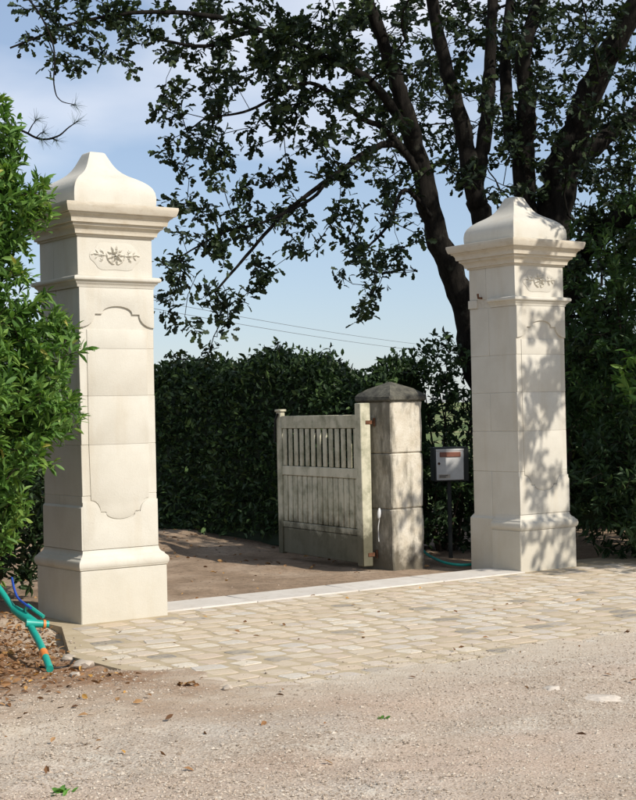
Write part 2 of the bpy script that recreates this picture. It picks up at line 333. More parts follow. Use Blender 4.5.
M = dict(stone=m_limestone(), stone_warm=m_limestone('limestone_cornice', 0.3), joint=m_joint(), pier=m_pier(), cap=m_capstone(), sett=m_sett(), sand=m_sand(), thr=m_threshold(), ground=m_ground(),
    oak_leaf=m_attr('oak_leaf', [(0, (0.012, 0.022, 0.011)), (0.6, (0.020, 0.035, 0.014)), (1, (0.042, 0.065, 0.018))], 0.55, 0.25, transl=0.12),
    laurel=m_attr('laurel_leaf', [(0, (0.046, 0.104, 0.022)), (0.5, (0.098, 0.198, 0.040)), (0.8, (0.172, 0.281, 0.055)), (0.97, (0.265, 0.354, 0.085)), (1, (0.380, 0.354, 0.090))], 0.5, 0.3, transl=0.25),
    hedge=m_attr('hedge_leaf', [(0, (0.016, 0.034, 0.012)), (0.6, (0.034, 0.066, 0.022)), (1, (0.085, 0.14, 0.042))], 0.5, 0.3, transl=0.12),
    bark=m_bark('oak_bark', (0.008, 0.007, 0.006), (0.026, 0.023, 0.019), (0.06, 0.063, 0.048)), twig=m_bark('shrub_bark', (0.035, 0.026, 0.018), (0.11, 0.085, 0.06)),
    wood=m_paint_wood(), rust=m_plain('rusty_iron', (0.13, 0.06, 0.032), 0.85, 0.2, 0.2, 0.4, 40), iron=m_plain('dark_iron', (0.02, 0.02, 0.02), 0.6, 0.4, 0.5),
    teal=m_plain('teal_hose_plastic', (0.012, 0.30, 0.235), 0.42, 0.45, 0, 0.12), orange=m_plain('orange_plastic', (0.62, 0.20, 0.045), 0.5, 0.4), blue=m_plain('blue_cord', (0.02, 0.07, 0.38), 0.5, 0.4),
    white=m_plain('white_enamel', (0.62, 0.62, 0.60), 0.45, 0.4, 0, 0.06), black=m_plain('dark_green_steel', (0.018, 0.022, 0.02), 0.5, 0.4), flap=m_plain('brown_flap', (0.24, 0.10, 0.065), 0.5, 0.4), paper=m_plain('paper_label', (0.55, 0.50, 0.42), 0.8, 0.1),
    ink=m_plain('printed_ink', (0.10, 0.09, 0.08), 0.8, 0.1), mortar=m_plain('dried_mortar', (0.52, 0.46, 0.385), 0.95, 0.1, 0, 0.2, 30), rock=m_plain('broken_stone', (0.42, 0.36, 0.29), 0.9, 0.15, 0, 0.25, 12),
    gravel=m_attr('gravel_stone', [(0, (0.198, 0.156, 0.116)), (0.3, (0.346, 0.278, 0.209)), (0.7, (0.465, 0.389, 0.306)), (1, (0.524, 0.464, 0.378))], 0.9, 0.15),
    clod=m_attr('earth_clod', [(0, (0.10, 0.07, 0.045)), (0.7, (0.24, 0.175, 0.12)), (1, (0.40, 0.33, 0.26))], 0.95, 0.1),
    litter=m_attr('dry_leaf', [(0, (0.09, 0.045, 0.022)), (0.5, (0.24, 0.12, 0.05)), (0.85, (0.36, 0.215, 0.10)), (1, (0.50, 0.27, 0.06))], 0.75, 0.2, transl=0.1),
    needle=m_attr('pine_needle', [(0, (0.02, 0.045, 0.025)), (1, (0.05, 0.09, 0.04))], 0.5, 0.3), cable=m_plain('cable', (0.12, 0.12, 0.13), 0.6, 0.3), polewood=m_bark('pole_wood', (0.07, 0.055, 0.04), (0.16, 0.13, 0.10)),
    midleaf=m_attr('shade_leaf', [(0, (0.02, 0.045, 0.014)), (0.6, (0.05, 0.10, 0.028)), (1, (0.12, 0.20, 0.05))], 0.5, 0.3, transl=0.2),
    weed=m_attr('weed_leaf', [(0, (0.04, 0.12, 0.02)), (1, (0.10, 0.24, 0.03))], 0.5, 0.3, transl=0.2), hill=m_plain('hill_woods', (0.035, 0.055, 0.03), 0.95, 0.05, 0, 0.5, 0.02))

# ------------------------------------------------------------------ the ground
S0, S1, D0, D1 = -3.36, 4.2, 0.33, 3.72             # paved apron in gateway coordinates
def to_sd(x, y):
    dx, dy = x - MID.x, y - MID.y
    return dx * TV.x + dy * TV.y, dx * NV.x + dy * NV.y
def left_edge(d): return np.interp(d, [0.45, 1.7], [-2.80, S0])
def ground_h(x, y):
    s, d = to_sd(x, y); LE = left_edge(d)
    h = -0.022 + 0.012 * vnoise(x * 1.7, y * 1.7, 1) + 0.006 * vnoise(x * 6, y * 6, 2)
    front = sstep(3.0, 3.45, d) * sstep(-4.6, -3.3, s); h = h + front * (0.026 - 0.02 * sstep(3.9, 5.2, d))
    left = sstep(0.3, 0.0, s - LE) * sstep(-0.2, 0.8, d); h = h - left * (0.066 * sstep(1.9, 0.7, d) - 0.020 * sstep(1.5, 2.6, d))
    h = h + 0.17 * np.exp(-(((x + 2.75) / 0.6) ** 2 + ((y - 10.0) / 1.3) ** 2)) + 0.012 * left * vnoise(x * 9, y * 9, 5)
    h = h + 0.16 * sstep(-3.6, -5.0, d) * sstep(24, 20, y) * (1 - sstep(1.8, 4, x))            # bank under the hedge
    back = sstep(-0.25, -0.5, d); h = h + back * (0.012 * vnoise(x * 2.5, y * 2.5, 9))
    bd = D1 - 0.24 + 0.16 * vnoise(x * 2.2, y * 2.2, 13) + 0.08 * vnoise(x * 8, y * 8, 15); bl = LE + 0.05 + 0.14 * sstep(1.5, 2.8, d) * (1 + vnoise(x * 5, y * 5, 14))
    over = np.minimum(np.maximum((d - bd) * 0.05, (bl - s) * 0.05 * sstep(1.6, 2.6, d)), 0.014) + 0.0025 * vnoise(x * 11, y * 11, 16)
    lip = sstep(-4.2, -3.7, s) * (d > 2.0) * (d < 4.6) * (s < S1); h = np.where((lip > 0) & (d > 2.2), h * (1 - lip * sstep(2.2, 2.6, d) * sstep(4.6, 4.2, d)) + lip * sstep(2.2, 2.6, d) * sstep(4.6, 4.2, d) * np.maximum(over, -0.004), h)
    inside = (s > bl + 0.10) & (s < S1 - 0.05) & (d > -0.12) & (d < bd - 0.12); h = np.where(inside, -0.16, h)
    far = np.maximum(y - 26, 0); h = h - 7.0 * sstep(0, 160, far) + 26 * sstep(700, 2600, far) * (0.6 + 0.4 * vnoise(x / 500, y / 500, 3))
    return h
def axis(lo, hi, step, far_lo, far_hi, g=1.22):
    a = list(np.arange(lo, hi + 1e-6, step)); st = step; v = a[-1]
    while v < far_hi: st *= g; v += st; a.append(v)
    st = step; v = a[0]; pre = []
    while v > far_lo: st *= g; v -= st; pre.append(v)
    return np.array(pre[::-1] + a)
gx = axis(-4.2, 4.6, 0.05, -4000, 4000); gy = axis(5.0, 20.0, 0.06, -400, 5000)
GX, GY = np.meshgrid(gx, gy); GZ = ground_h(GX, GY)
nx, ny = len(gx), len(gy); ii = (np.arange(ny - 1)[:, None] * nx + np.arange(nx - 1)[None])
Fq = np.stack([ii, ii + 1, ii + nx + 1, ii + nx], -1).reshape(-1, 4)
obj('ground', mesh_quads(np.stack([GX, GY, GZ], -1).reshape(-1, 3), Fq, True), M['ground'], kind='structure')

# paved apron: sandy bed, setts set into it, threshold slabs
bed = prism([tuple(sd(*p).xy) for p in ((-2.80, D0 - 0.5), (S1, D0 - 0.5), (S1, D1), (S0, D1), (S0, 1.7), (-2.80, 0.45))], -0.3, -0.0012)
paving = obj('paving', mesh_of(bed), M['sand'], kind='structure')
def sett_mesh(seed, w, l):
    r = random.Random(seed); b = bmesh.new(); rings = []
    n = 8; base = []
    for i in range(n):
        a = (i + 0.5) * 2 * math.pi / n
        e = 0.42; cx = abs(math.cos(a)) ** e * math.copysign(1, math.cos(a)); cy = abs(math.sin(a)) ** e * math.copysign(1, math.sin(a))
        base.append((cx * w / 2 * r.uniform(0.80, 1.06), cy * l / 2 * r.uniform(0.80, 1.07)))
    for sc, z in ((1.0, -0.09), (1.0, -0.0015), (0.965, 0.0008), (0.80, 0.0014)):
        rings.append([b.verts.new((x * sc, y * sc, z + (r.uniform(-0.0006, 0.0006) if z > 0 else 0))) for x, y in base])
    for q in range(3):
        for i in range(n): b.faces.new((rings[q][i], rings[q][(i + 1) % n], rings[q + 1][(i + 1) % n], rings[q + 1][i]))
    c = b.verts.new((0, 0, 0.0014))
    for i in range(n): b.faces.new((rings[3][i], rings[3][(i + 1) % n], c))
    return mesh_of(b, 'sett', 16)
sett_kinds = [sett_mesh(i, w, 0.168) for i, w in enumerate((0.14, 0.165, 0.175, 0.195, 0.22, 0.245, 0.17, 0.205, 0.155, 0.185))]
sett_w = [0.14, 0.165, 0.175, 0.195, 0.22, 0.245, 0.17, 0.205, 0.155, 0.185]
spots = []; d = D0 + 0.095
while d < D1 - 0.06:
    s = S0 + 0.09 + random.uniform(-0.02, 0.02)
    while s < S1 - 0.1:
        ki = random.randrange(len(sett_kinds)); w = sett_w[ki]; s += w / 2
        blocked = s - w / 2 < float(left_edge(d)) + 0.01 or (d < 0.56 and abs(s + 2.28) < 0.46) or (d < 0.40 and abs(s - 2.28) < 0.46)
        if not blocked:
            p = sd(s + random.uniform(-.006, .006), d + 0.022 * math.sin(s * 1.7) + 0.012 * math.sin(s * 4.3 + d * 2) + random.uniform(-.009, .009), random.uniform(-0.0012, 0.0014))
            spots.append((p, ki, TH + random.uniform(-0.16, 0.16)))
        s += w / 2 + random.uniform(0.010, 0.036)
    d += 0.168 + random.uniform(0.012, 0.026)
def seen(p):
    x, y = proj(p); return 0 < x < 636 and 0 < y < 800
spots.sort(key=lambda q: (0 if seen(q[0]) else 1, q[0].length))
pieces, rest = spots[:300], spots[300:]
for p, ki, a in pieces:
    o = bpy.data.objects.new('sett', sett_kinds[ki]); COL.objects.link(o); o.parent = paving; o.location = p
    o.rotation_euler = (random.uniform(-.012, .012), random.uniform(-.012, .012), a)
for me in sett_kinds: me.materials.append(M['sett'])
RV, RF, RA, off = [], [], [], 0
for p, ki, a in rest:
    me = sett_kinds[ki]; v = np.array([x.co[:] for x in me.vertices]); c_, s_ = math.cos(a), math.sin(a)
    v = v @ np.array([[c_, s_, 0], [-s_, c_, 0], [0, 0, 1]]) + np.array(p); RV.append(v); rv = random.random()
    for f in me.polygons:
        vs = [i + off for i in f.vertices]
        for t in range(1, len(vs) - 1): RF.append((vs[0], vs[t], vs[t + 1])); RA.append(rv)
    off += len(v)
obj('sett_field', mesh_quads(np.concatenate(RV), RF, False, RA), M['sett'], paving, kind='stuff')
s = -1.93
for w in (0.92, 1.02, 0.94, 0.98):
    b = box_bm(s + 0.004, s + w - 0.004, -0.32, 0.17, -0.1, 0.010 + random.uniform(-.003, .003), 0.008)
    o = obj('threshold_slab', mesh_of(b, smooth=40), M['thr'], paving); o.location = sd(0, 0); o.rotation_euler.z = TH
    s += w

# loose gravel, one mass
def rocks(P, size, name, mat, flat=0.6, seed=3, **props):
    r = np.random.default_rng(seed); n = len(P)
    base = np.array([[1, 0, 0], [0, 1, 0], [-1, 0, 0], [0, -1, 0], [0.1, 0.1, 1], [-0.1, 0, -0.8]], float)
    tri = np.array([[0, 1, 4], [1, 2, 4], [2, 3, 4], [3, 0, 4], [1, 0, 5], [2, 1, 5], [3, 2, 5], [0, 3, 5]])
    V = base[None] * r.uniform(0.6, 1.25, (n, 6, 3)) * size[:, None, None]; V[..., 2] *= flat
    a = r.uniform(0, 6.28, n); c_, s_ = np.cos(a)[:, None], np.sin(a)[:, None]
    x, y = V[..., 0] * c_ - V[..., 1] * s_, V[..., 0] * s_ + V[..., 1] * c_
    V = np.stack([x, y, V[..., 2]], -1) + P[:, None]
    Fm = tri[None] + (np.arange(n) * 6)[:, None, None]
    return obj(name, mesh_quads(V.reshape(-1, 3), Fm.reshape(-1, 3), False, np.repeat(r.uniform(0, 1, n), 8)), mat, **props)
N = 90000
y = 5.2 + 6.5 * rng.uniform(0, 1, N) ** 1.5; x = rng.uniform(-3.6, 3.6, N) * (y / 9)
s_, d_ = to_sd(x, y)
dens = np.where(d_ > 3.74, 1.0, np.where(s_ < left_edge(d_) - 0.04, 0.8, np.where(d_ > 2.9, 0.6 * sstep(2.9, 3.6, d_) ** 1.6, 0.008 + 0.25 * sstep(-2.9, -3.3, s_))))
dens *= 0.35 + 0.65 * sstep(-0.4, 0.45, vnoise(x * 1.3, y * 1.3, 21))
keep = (rng.uniform(0, 1, N) < dens) & ~((s_ < -1.7) & (s_ > -2.85) & (d_ < 0.6))
x, y, d_, s_ = x[keep], y[keep], d_[keep], s_[keep]
zz = np.where((s_ > left_edge(d_)) & (d_ < D1), np.maximum(ground_h(x, y), 0.003), ground_h(x, y) + 0.001)
sz = 0.0035 + 0.0075 * rng.uniform(0, 1, len(x)) ** 3 + 0.008 * (rng.uniform(0, 1, len(x)) > 0.985)
rocks(np.stack([x, y, zz], -1), sz, 'loose_gravel', M['gravel'], kind='stuff', label='loose pinkish grey gravel scattered over the road edge')
n = 700; x = rng.uniform(-2.5, 2.5, n); y = rng.uniform(11.6, 17.5, n); s_, d_ = to_sd(x, y); k_ = d_ < -0.4; x, y = x[k_], y[k_]
rocks(np.stack([x, y, ground_h(x, y)], -1), 0.005 + 0.012 * rng.uniform(0, 1, len(x)) ** 3, 'drive_gravel', M['clod'], seed=9, kind='stuff', label='scattered small stones on the brown earth drive')

# ------------------------------------------------------------------ leaf building
def leaf_template(shape):
    """(verts, quads) leaf of unit length along +x, folded on the midrib"""
    if shape == 'oak': st = [(0.0, 0.02), (0.22, 0.13), (0.36, 0.10), (0.55, 0.27), (0.66, 0.19), (0.86, 0.26), (1.0, 0.05)]
    elif shape == 'laurel': st = [(0.0, 0.02), (0.25, 0.13), (0.55, 0.165), (0.8, 0.11), (1.0, 0.005)]
    elif shape == 'simple': st = [(0.0, 0.03), (0.4, 0.24), (0.75, 0.18), (1.0, 0.01)]
    V, Q = [], []
    for t, w in st:
        zc = -0.22 * t * t; V += [(t, -w, zc + w * 0.45), (t, 0, zc), (t, w, zc + w * 0.45)]
    for i in range(len(st) - 1):
        a = i * 3; Q += [(a, a + 3, a + 4, a + 1), (a + 1, a + 4, a + 5, a + 2)]
    return np.array(V), np.array(Q)
TPL = {k: leaf_template(k) for k in ('oak', 'laurel', 'simple')}
def leaves_mesh(pos, direc, size, shape, rnd=None, up_jit=0.5, seed=1):
    r = np.random.default_rng(seed); V0, Q0 = TPL[shape]; n = len(pos)
    d = direc / (np.linalg.norm(direc, axis=1)[:, None] + 1e-9)
    up = np.array([0, 0, 1.0]) + r.normal(0, up_jit, (n, 3)); y_ = np.cross(up, d); y_ /= np.linalg.norm(y_, axis=1)[:, None] + 1e-9; z_ = np.cross(d, y_)
    size = np.broadcast_to(size, n)[:, None, None]
    V = pos[:, None] + size * (V0[None, :, 0:1] * d[:, None] + V0[None, :, 1:2] * y_[:, None] + V0[None, :, 2:3] * z_[:, None] * r.uniform(0.3, 1.5, (n, 1, 1)))
    Q = Q0[None] + (np.arange(n) * len(V0))[:, None, None]
    rnd = r.uniform(0, 1, n) if rnd is None else rnd
    return mesh_quads(V.reshape(-1, 3), Q.reshape(-1, 4), False, np.repeat(rnd, len(Q0)))
def rand_dirs(n, r): v = r.normal(0, 1, (n, 3)); return v / np.linalg.norm(v, axis=1)[:, None]

JR = np.random.default_rng(99)
class Skeleton:
    """branches grown by joining each shoot tip to the nearest limb"""
    def __init__(s): s.P = []; s.par = []; s.w = []; s.depth = []; s.fixed = {}
    def add(s, p, par, fix=None):
        s.P.append(np.array(p, float)); s.par.append(par); s.depth.append(0 if par < 0 else s.depth[par] + np.linalg.norm(s.P[par] - s.P[-1]))
        if fix: s.fixed[len(s.P) - 1] = fix
        return len(s.P) - 1
    def limb(s, ctrl, r0, r1, par=-1, n=7):
        pts = curve_pts(ctrl, n); idx = []; m = len(pts)
        for i, p in enumerate(pts):
            if i == 0 and par >= 0: idx.append(par); continue
            par_i = idx[-1] if idx else -1
            rr_ = r0 + (r1 - r0) * i / (m - 1); idx.append(s.add(p + JR.normal(0, 0.08 * rr_, 3) * (0 < i < m - 1), par_i, rr_))
        return idx
    def grow(s, tips, r, maxlen=9, step=0.16, wob=0.05, sag=0.0):
        tips = sorted(tips, key=lambda t: min(np.linalg.norm(np.array(s.P) - t, axis=1))) if len(tips) < 4000 else tips
        ends = []
        arr = np.zeros((len(s.P) + len(tips) * 40, 3)); dep = np.zeros(len(arr)); n = len(s.P); arr[:n] = s.P; dep[:n] = s.depth
        for t in tips:
            dist = np.linalg.norm(arr[:n] - t, axis=1); j = int(np.argmin(dist * 1.0 + 0.12 * dep[:n])); L = dist[j]
            k = max(2, int(L / step)); a = arr[j].copy(); prev = j
            perp = r.normal(0, 1, 3) * L * 0.12
            for q in range(1, k + 1):
                u = q / k; p = a * (1 - u) + t * u + perp * math.sin(math.pi * u) + (r.normal(0, wob, 3) * min(1, L) if q < k else 0); p[2] += -sag * math.sin(math.pi * u) * L
                prev = s.add(p, prev); arr[n] = p; dep[n] = s.depth[prev]; n += 1
            ends.append(prev)
        return ends
    def radii(s, tip=0.004, power=2.3):
        n = len(s.P); acc = np.zeros(n)
        for i in range(n - 1, -1, -1):
            if acc[i] == 0: acc[i] = tip ** power
            if s.par[i] >= 0: acc[s.par[i]] += acc[i]
        rad = acc ** (1 / power)
        for i, f in s.fixed.items(): rad[i] = f
        for i in range(n):
            if s.par[i] >= 0: rad[i] = min(rad[i], rad[s.par[i]] * 0.97 if i not in s.fixed else rad[i])
        return rad
    def mesh(s, rad, rmin=0, rmax=9, wobble=0.0):
        kids = {}
        for i, p in enumerate(s.par): kids.setdefault(p, []).append(i)
        Vs, Fs, off = [], [], 0; stack = [(-1, i) for i in kids.get(-1, [])]; rr = np.random.default_rng(5)
        while stack:
            p, i = stack.pop(); chain = ([p] if p >= 0 else []) + [i]; c = i
            while c in kids:
                ks = sorted(kids[c], key=lambda k: -rad[k])
                for k in ks[1:]: stack.append((c, k))
                c = ks[0]; chain.append(c)
            R_ = rad[chain].copy()
            if p >= 0: R_[0] = min(R_[0], R_[1] * 1.25)
            mx_ = R_.max()
            if len(chain) < 2: continue
            sides = 14 if mx_ > 0.08 else 8 if mx_ > 0.03 else 5 if mx_ > 0.012 else 4
            P = np.array([s.P[k] for k in chain])
            if wobble and mx_ > 0.05: R_ = R_ * rr.uniform(1 - wobble, 1 + wobble, len(R_))
            V, Fq = tube_np(P, R_, sides); Vs.append(V); Fs.append(Fq + off); off += len(V)
        return mesh_quads(np.concatenate(Vs), np.concatenate(Fs), True)

# ------------------------------------------------------------------ gate pillars
HS, HB, HC = 0.3126, 0.362, 0.467
def ellipsoid(bm, c, ax, rot=0, seg=8):
    m = Matrix.Translation(c) @ Matrix.Rotation(rot, 4, 'Y') @ Matrix.Diagonal((*ax, 1))
    bmesh.ops.create_uvsphere(bm, u_segments=seg, v_segments=6, radius=1, matrix=m)
def lobe_head(w=HS):
    """lower edge of the arched head on the front, from left to right"""
    half = [(0.0, 2.325)] + [(0.125 * math.sin(a), 2.272 + 0.053 * math.cos(a)) for a in np.linspace(0.25, math.pi / 2, 7)]
    half += [(0.125, 2.266), (0.185, 2.266)]
    half += [(0.185 + (w - 0.185) * (1 - math.cos(a)), 2.266 - 0.10 * math.sin(a)) for a in np.linspace(0.2, math.pi / 2, 7)]
    return [(-x, z) for x, z in half[:0:-1]] + half
def lobe_foot(w):
    half = [(0.0, 0.735)] + [(0.12 * math.sin(a), 0.785 - 0.05 * math.cos(a)) for a in np.linspace(0.25, math.pi / 2, 6)]
    half += [(0.12, 0.792), (0.165, 0.792)] + [(0.165 + (w - 0.165) * (1 - math.cos(a)), 0.792 + 0.09 * math.sin(a)) for a in np.linspace(0.2, math.pi / 2, 6)]
    return [(-x, z) for x, z in half[:0:-1]] + half
def front_slab(poly, y0, y1, bev):
    """polygon in x-z extruded along y (front is -y)"""
    b = prism(poly, 0, 1, 0)
    for v in b.verts: v.co = Vector((v.co.x, y0 + (y1 - y0) * v.co.z, v.co.y))
    bmesh.ops.recalc_face_normals(b, faces=b.faces)
    if bev:
        e = [e for e in b.edges if all(abs(v.co.y - y1) < 1e-6 for v in e.verts) and len(e.link_faces) == 2 and e.calc_face_angle(0) > 0.7]
        bmesh.ops.bevel(b, geom=e, offset=bev, segments=2, profile=0.5, affect='EDGES')
    return b
def pillar(loc, drive, label):
    """drive = +1 when the gateway opening is on local +x, -1 when on -x"""
    t = thing('gate_pillar', label, 'gate pillar', loc, TH, 'stone gate pillars of the entrance'); st = M['stone']; X = lambda v: v * drive
    obj('mortar_core', box(-HS + .0035, HS - .0035, -HS + .0035, HS - .0035, 0.02, 3.0, 0), M['joint'], t)
    def xr(a, b_): return (min(X(a), X(b_)), max(X(a), X(b_)))
    dm = 0.02                                       # where the base moulding stops on the gateway side
    # plinth (L-shaped) and plain jamb block behind it
    pl = [(-HB, -HB), (HB, -HB), (HB, dm), (HS - 0.03, dm), (HS - 0.03, HB), (-HB, HB)]
    pl = [(X(a), b_) for a, b_ in pl]; pl = pl if drive > 0 else pl[::-1]
    obj('plinth', mesh_of(prism(pl, -0.12, 0.385, 0.006), smooth=35), st, t)
    jb = prism([(X(HS - 0.028), dm + 0.004), (X(HS + 0.028), dm + 0.004), (X(HS + 0.028), HS + 0.028), (X(HS - 0.028), HS + 0.028)][::int(drive)], -0.1, 0.52, 0.004)
    for v in jb.verts:
        if v.co.z > 0.4 and abs(v.co.x) > HS: v.co.z -= 0.035
    obj('jamb_block', mesh_of(jb, smooth=35), st, t)
    path = [(HS - 0.005, dm), (HS - 0.005, -HS), (-HS, -HS), (-HS, HS), (HS - 0.04, HS)]       # clockwise -> flip below
    path = [(X(a), b_) for a, b_ in path]
    def moulding(name, prof, zadd=0):
        pth = path[::-1] if drive > 0 else path
        b = sweep(pth, prof, False); obj(name, mesh_of(b, smooth=38), st, t)
    tor = [(0.0, 0.386), (0.052, 0.386), (0.057, 0.392)] + [(0.050 + 0.016 * math.cos(a), 0.425 + 0.033 * math.sin(a)) for a in np.linspace(-1.2, 1.4, 8)] + [(0.042, 0.468), (0.040, 0.476), (0.022, 0.487), (0.012, 0.503), (0.008, 0.525), (0.0, 0.527)]
    moulding('base_moulding', tor)
    # shaft blocks
    J = [0.39, 0.925, 1.30, 1.66, 2.01, 2.462]; g = 0.0009
    for i in range(5):
        z0, z1 = J[i] + g, J[i + 1] - g; rw = random.uniform(-.0012, .0012)
        if i % 2 == 0:
            ys = HS - 0.26
            obj('stone_block', box(-HS + rw, HS + rw, -HS, ys - g, z0, z1, 0.003), st, t)
            obj('stone_block', box(-HS - rw, HS - rw, ys + g, HS, z0, z1, 0.003), st, t)
        else: obj('stone_block', box(-HS + rw, HS + rw, -HS, HS, z0, z1, 0.003), st, t)
    # wider skirt courses on the outer side and the front, arched head, raised field
    F0 = -HS
    foot = lobe_foot(HS - 0.06)
    poly = [(-HS - 0.002, 0.53), (HS + 0.002, 0.53), (HS + 0.002, 0.88)] + foot[::-1] + [(-HS - 0.002, 0.88)]
    obj('panel_foot', mesh_of(front_slab(poly, F0 + 0.004, F0 - 0.010, 0.003), smooth=35), st, t)
    head = lobe_head()
    poly = [(-HS, 2.46), *[(x, z) for x, z in head], (HS, 2.46)]
    obj('panel_head', mesh_of(front_slab(poly[::-1], F0 + 0.004, F0 - 0.016, 0.004), smooth=35), st, t)
    fw = HS - 0.062; fb = lobe_foot(fw - 0.008)
    zj = [0.0, 1.30, 1.66, 2.01, 3.0]
    for a in range(4):
        lo = [(x, z + 0.012) for x, z in fb] if a == 0 else [(-fw, zj[a] + .0006), (fw, zj[a] + .0006)]
        hi = [(fw, zj[a + 1] - .0006), (-fw, zj[a + 1] - .0006)] if a < 3 else [(fw, 2.15), (-fw, 2.15)]
        obj('panel_field', mesh_of(front_slab(lo + hi, F0 + 0.004, F0 - 0.006, 0.0015), smooth=35), st, t)
    so_ = -1 if drive > 0 else 1
    xs = sorted((so_ * (HS - 0.004), so_ * (HS + 0.014)))
    sk = box_bm(xs[0], xs[1], -HS - 0.008, HS, 0.53, 0.86, 0.0)
    for v in sk.verts:
        if v.co.z > 0.8 and abs(v.co.x) > HS: v.co.z -= 0.02
    obj('side_skirt', mesh_of(sk, smooth=35), st, t)
    # neck moulding, frieze, cornice, cap
    neck = [(0.0, 2.463), (0.012, 2.463), (0.014, 2.477), (0.020, 2.487), (0.032, 2.497), (0.034, 2.506), (0.044, 2.508), (0.052, 2.516), (0.054, 2.530), (0.048, 2.541), (0.040, 2.544), (0.0, 2.552)]
    moulding('neck_moulding', neck)
    x0, x1 = xr(HS - 0.03, HS + 0.012); obj('neck_stub', box(x0, x1, 0.2, HS + 0.012, 2.466, 2.545, 0.004), st, t)
    ys = 0.08
    obj('frieze_block', box(-HS, HS, -HS, ys - g, 2.547, 2.842, 0.002), st, t)
    obj('frieze_block', box(-HS, HS, ys + g, HS, 2.547, 2.842, 0.002), st, t)
    sq = [(-HS, -HS), (HS, -HS), (HS, HS), (-HS, HS)]
    k = HC - HS
    cor = [(0.0, 2.838), (0.012, 2.838), (0.015, 2.852), (0.030, 2.854), (0.031, 2.866), (0.036, 2.884), (0.050, 2.902), (0.066, 2.910), (0.068, 2.930), (0.088, 2.931), (0.090, 2.942), (0.093, 2.962), (0.104, 2.980), (0.120, 2.989), (0.122, 2.999), (k - 0.018, 3.000), (k - 0.014, 3.005), (k - 0.003, 3.040), (k, 3.052), (k - 0.002, 3.068), (0.05, 3.086), (0.0, 3.09)]
    obj('cornice', mesh_of(sweep(sq, cor), smooth=32), M['stone_warm'], t)
    zb = 3.075; cp = [(0.338, 0.0), (0.343, 0.03), (0.344, 0.075), (0.338, 0.115), (0.323, 0.150), (0.300, 0.178), (0.270, 0.203), (0.235, 0.226), (0.192, 0.250), (0.156, 0.277), (0.128, 0.308), (0.105, 0.345), (0.086, 0.385), (0.072, 0.415), (0.064, 0.432), (0.052, 0.440)]
    obj('capstone', mesh_of(sweep(sq, [(w - HS, zb + h) for w, h in cp]), smooth=38), st, t)
    # carved tablet with rosette and sprigs
    zc = 2.695; tb = []
    for a in np.linspace(0, 2 * math.pi, 40, endpoint=False):
        rr_ = 1 + 0.06 * math.cos(6 * a); tb.append((0.205 * rr_ * abs(math.cos(a)) ** 0.8 * math.copysign(1, math.cos(a)), zc + 0.105 * rr_ * abs(math.sin(a)) ** 0.85 * math.copysign(1, math.sin(a))))
    tab = obj('carved_tablet', mesh_of(front_slab(tb, F0 + 0.004, F0 - 0.004, 0.003), smooth=40), st, t)
    yf = F0 - 0.0038
    def relief(specs, name):
        """low carved leaves: (x, z, angle, length, height, kind)"""
        Vs, Qs, off = [], [], 0
        for x, z, an, ln, hh, kd in specs:
            V0, Q0 = TPL[kd]; ca, sa = math.cos(an), math.sin(an); w = np.abs(V0[:, 1]); lx, lz = V0[:, 0] * ln, V0[:, 1] * ln * 1.25
            x, z, ln, hh = x * 1.12, zr + (z - zr) * 1.12, ln * 1.25, hh * 1.5; lx, lz = lx * 1.25, lz * 1.25
            hgt = np.where(w < 1e-6, hh * np.sin(np.pi * np.clip(V0[:, 0], .06, .96)), -0.001)
            Vs.append(np.stack([x + lx * ca - lz * sa, yf - hgt, z + lx * sa + lz * ca], -1)); Qs.append(Q0 + off); off += len(V0)
        obj(name, mesh_quads(np.concatenate(Vs), np.concatenate(Qs), False), st, t)
    zr = zc + 0.010
    sp_ = [(0.026 * math.cos(a), zr + 0.026 * math.sin(a), a, 0.036, 0.012, 'simple') for a in np.arange(9) * 2 * math.pi / 9] + [(0.006 * math.cos(a), zr + 0.006 * math.sin(a), a, 0.030, 0.020, 'simple') for a in np.arange(6) * 2 * math.pi / 6 + 0.3]
    sp_ += [(0.062 * math.sin(a) * 1.1, zr - 0.062 * math.cos(a), a + (0.2 if a > 0 else math.pi - 0.2), 0.034, 0.010, 'laurel') for a in (-1.15, -0.8, -0.45, -0.12, 0.12, 0.45, 0.8, 1.15)]
    relief(sp_, 'rosette'); b = bmesh.new(); ellipsoid(b, (0, yf - 0.014, zr), (0.010, 0.010, 0.010)); obj('rosette_eye', mesh_of(b, smooth=60), st, t)
    for sg in (-1, 1):
        m_ = lambda x, z, an, ln, hh, kd: (sg * x, zr + z, an if sg > 0 else math.pi - an, ln, hh, kd)
        relief([m_(0.072, -0.004, 0.1, 0.055, 0.012, 'oak'), m_(0.085, 0.002, 0.9, 0.042, 0.010, 'oak'), m_(0.088, -0.008, -0.9, 0.044, 0.010, 'oak'), m_(0.122, 0.0, 0.15, 0.042, 0.010, 'laurel'), m_(0.128, 0.004, 0.95, 0.032, 0.008, 'laurel'), m_(0.130, -0.004, -0.8, 0.034, 0.008, 'laurel'), m_(0.156, 0.004, -0.2, 0.028, 0.007, 'laurel')], 'leaf_sprig')
    return t
pillar((-1.671, 11.42, 0), 1, 'pale limestone gate pillar in full sun, next to the bright green laurel')
p1 = pillar((1.904, 14.259, -0.008), -1, 'pale limestone gate pillar dappled with leaf shadow in front of the oak')
obj('hinge_pin', tube([(-HS + 0.02, 0.14, 2.56), (-HS - 0.045, 0.14, 2.56), (-HS - 0.05, 0.14, 2.60)], 0.011, 6), M['rust'], p1)

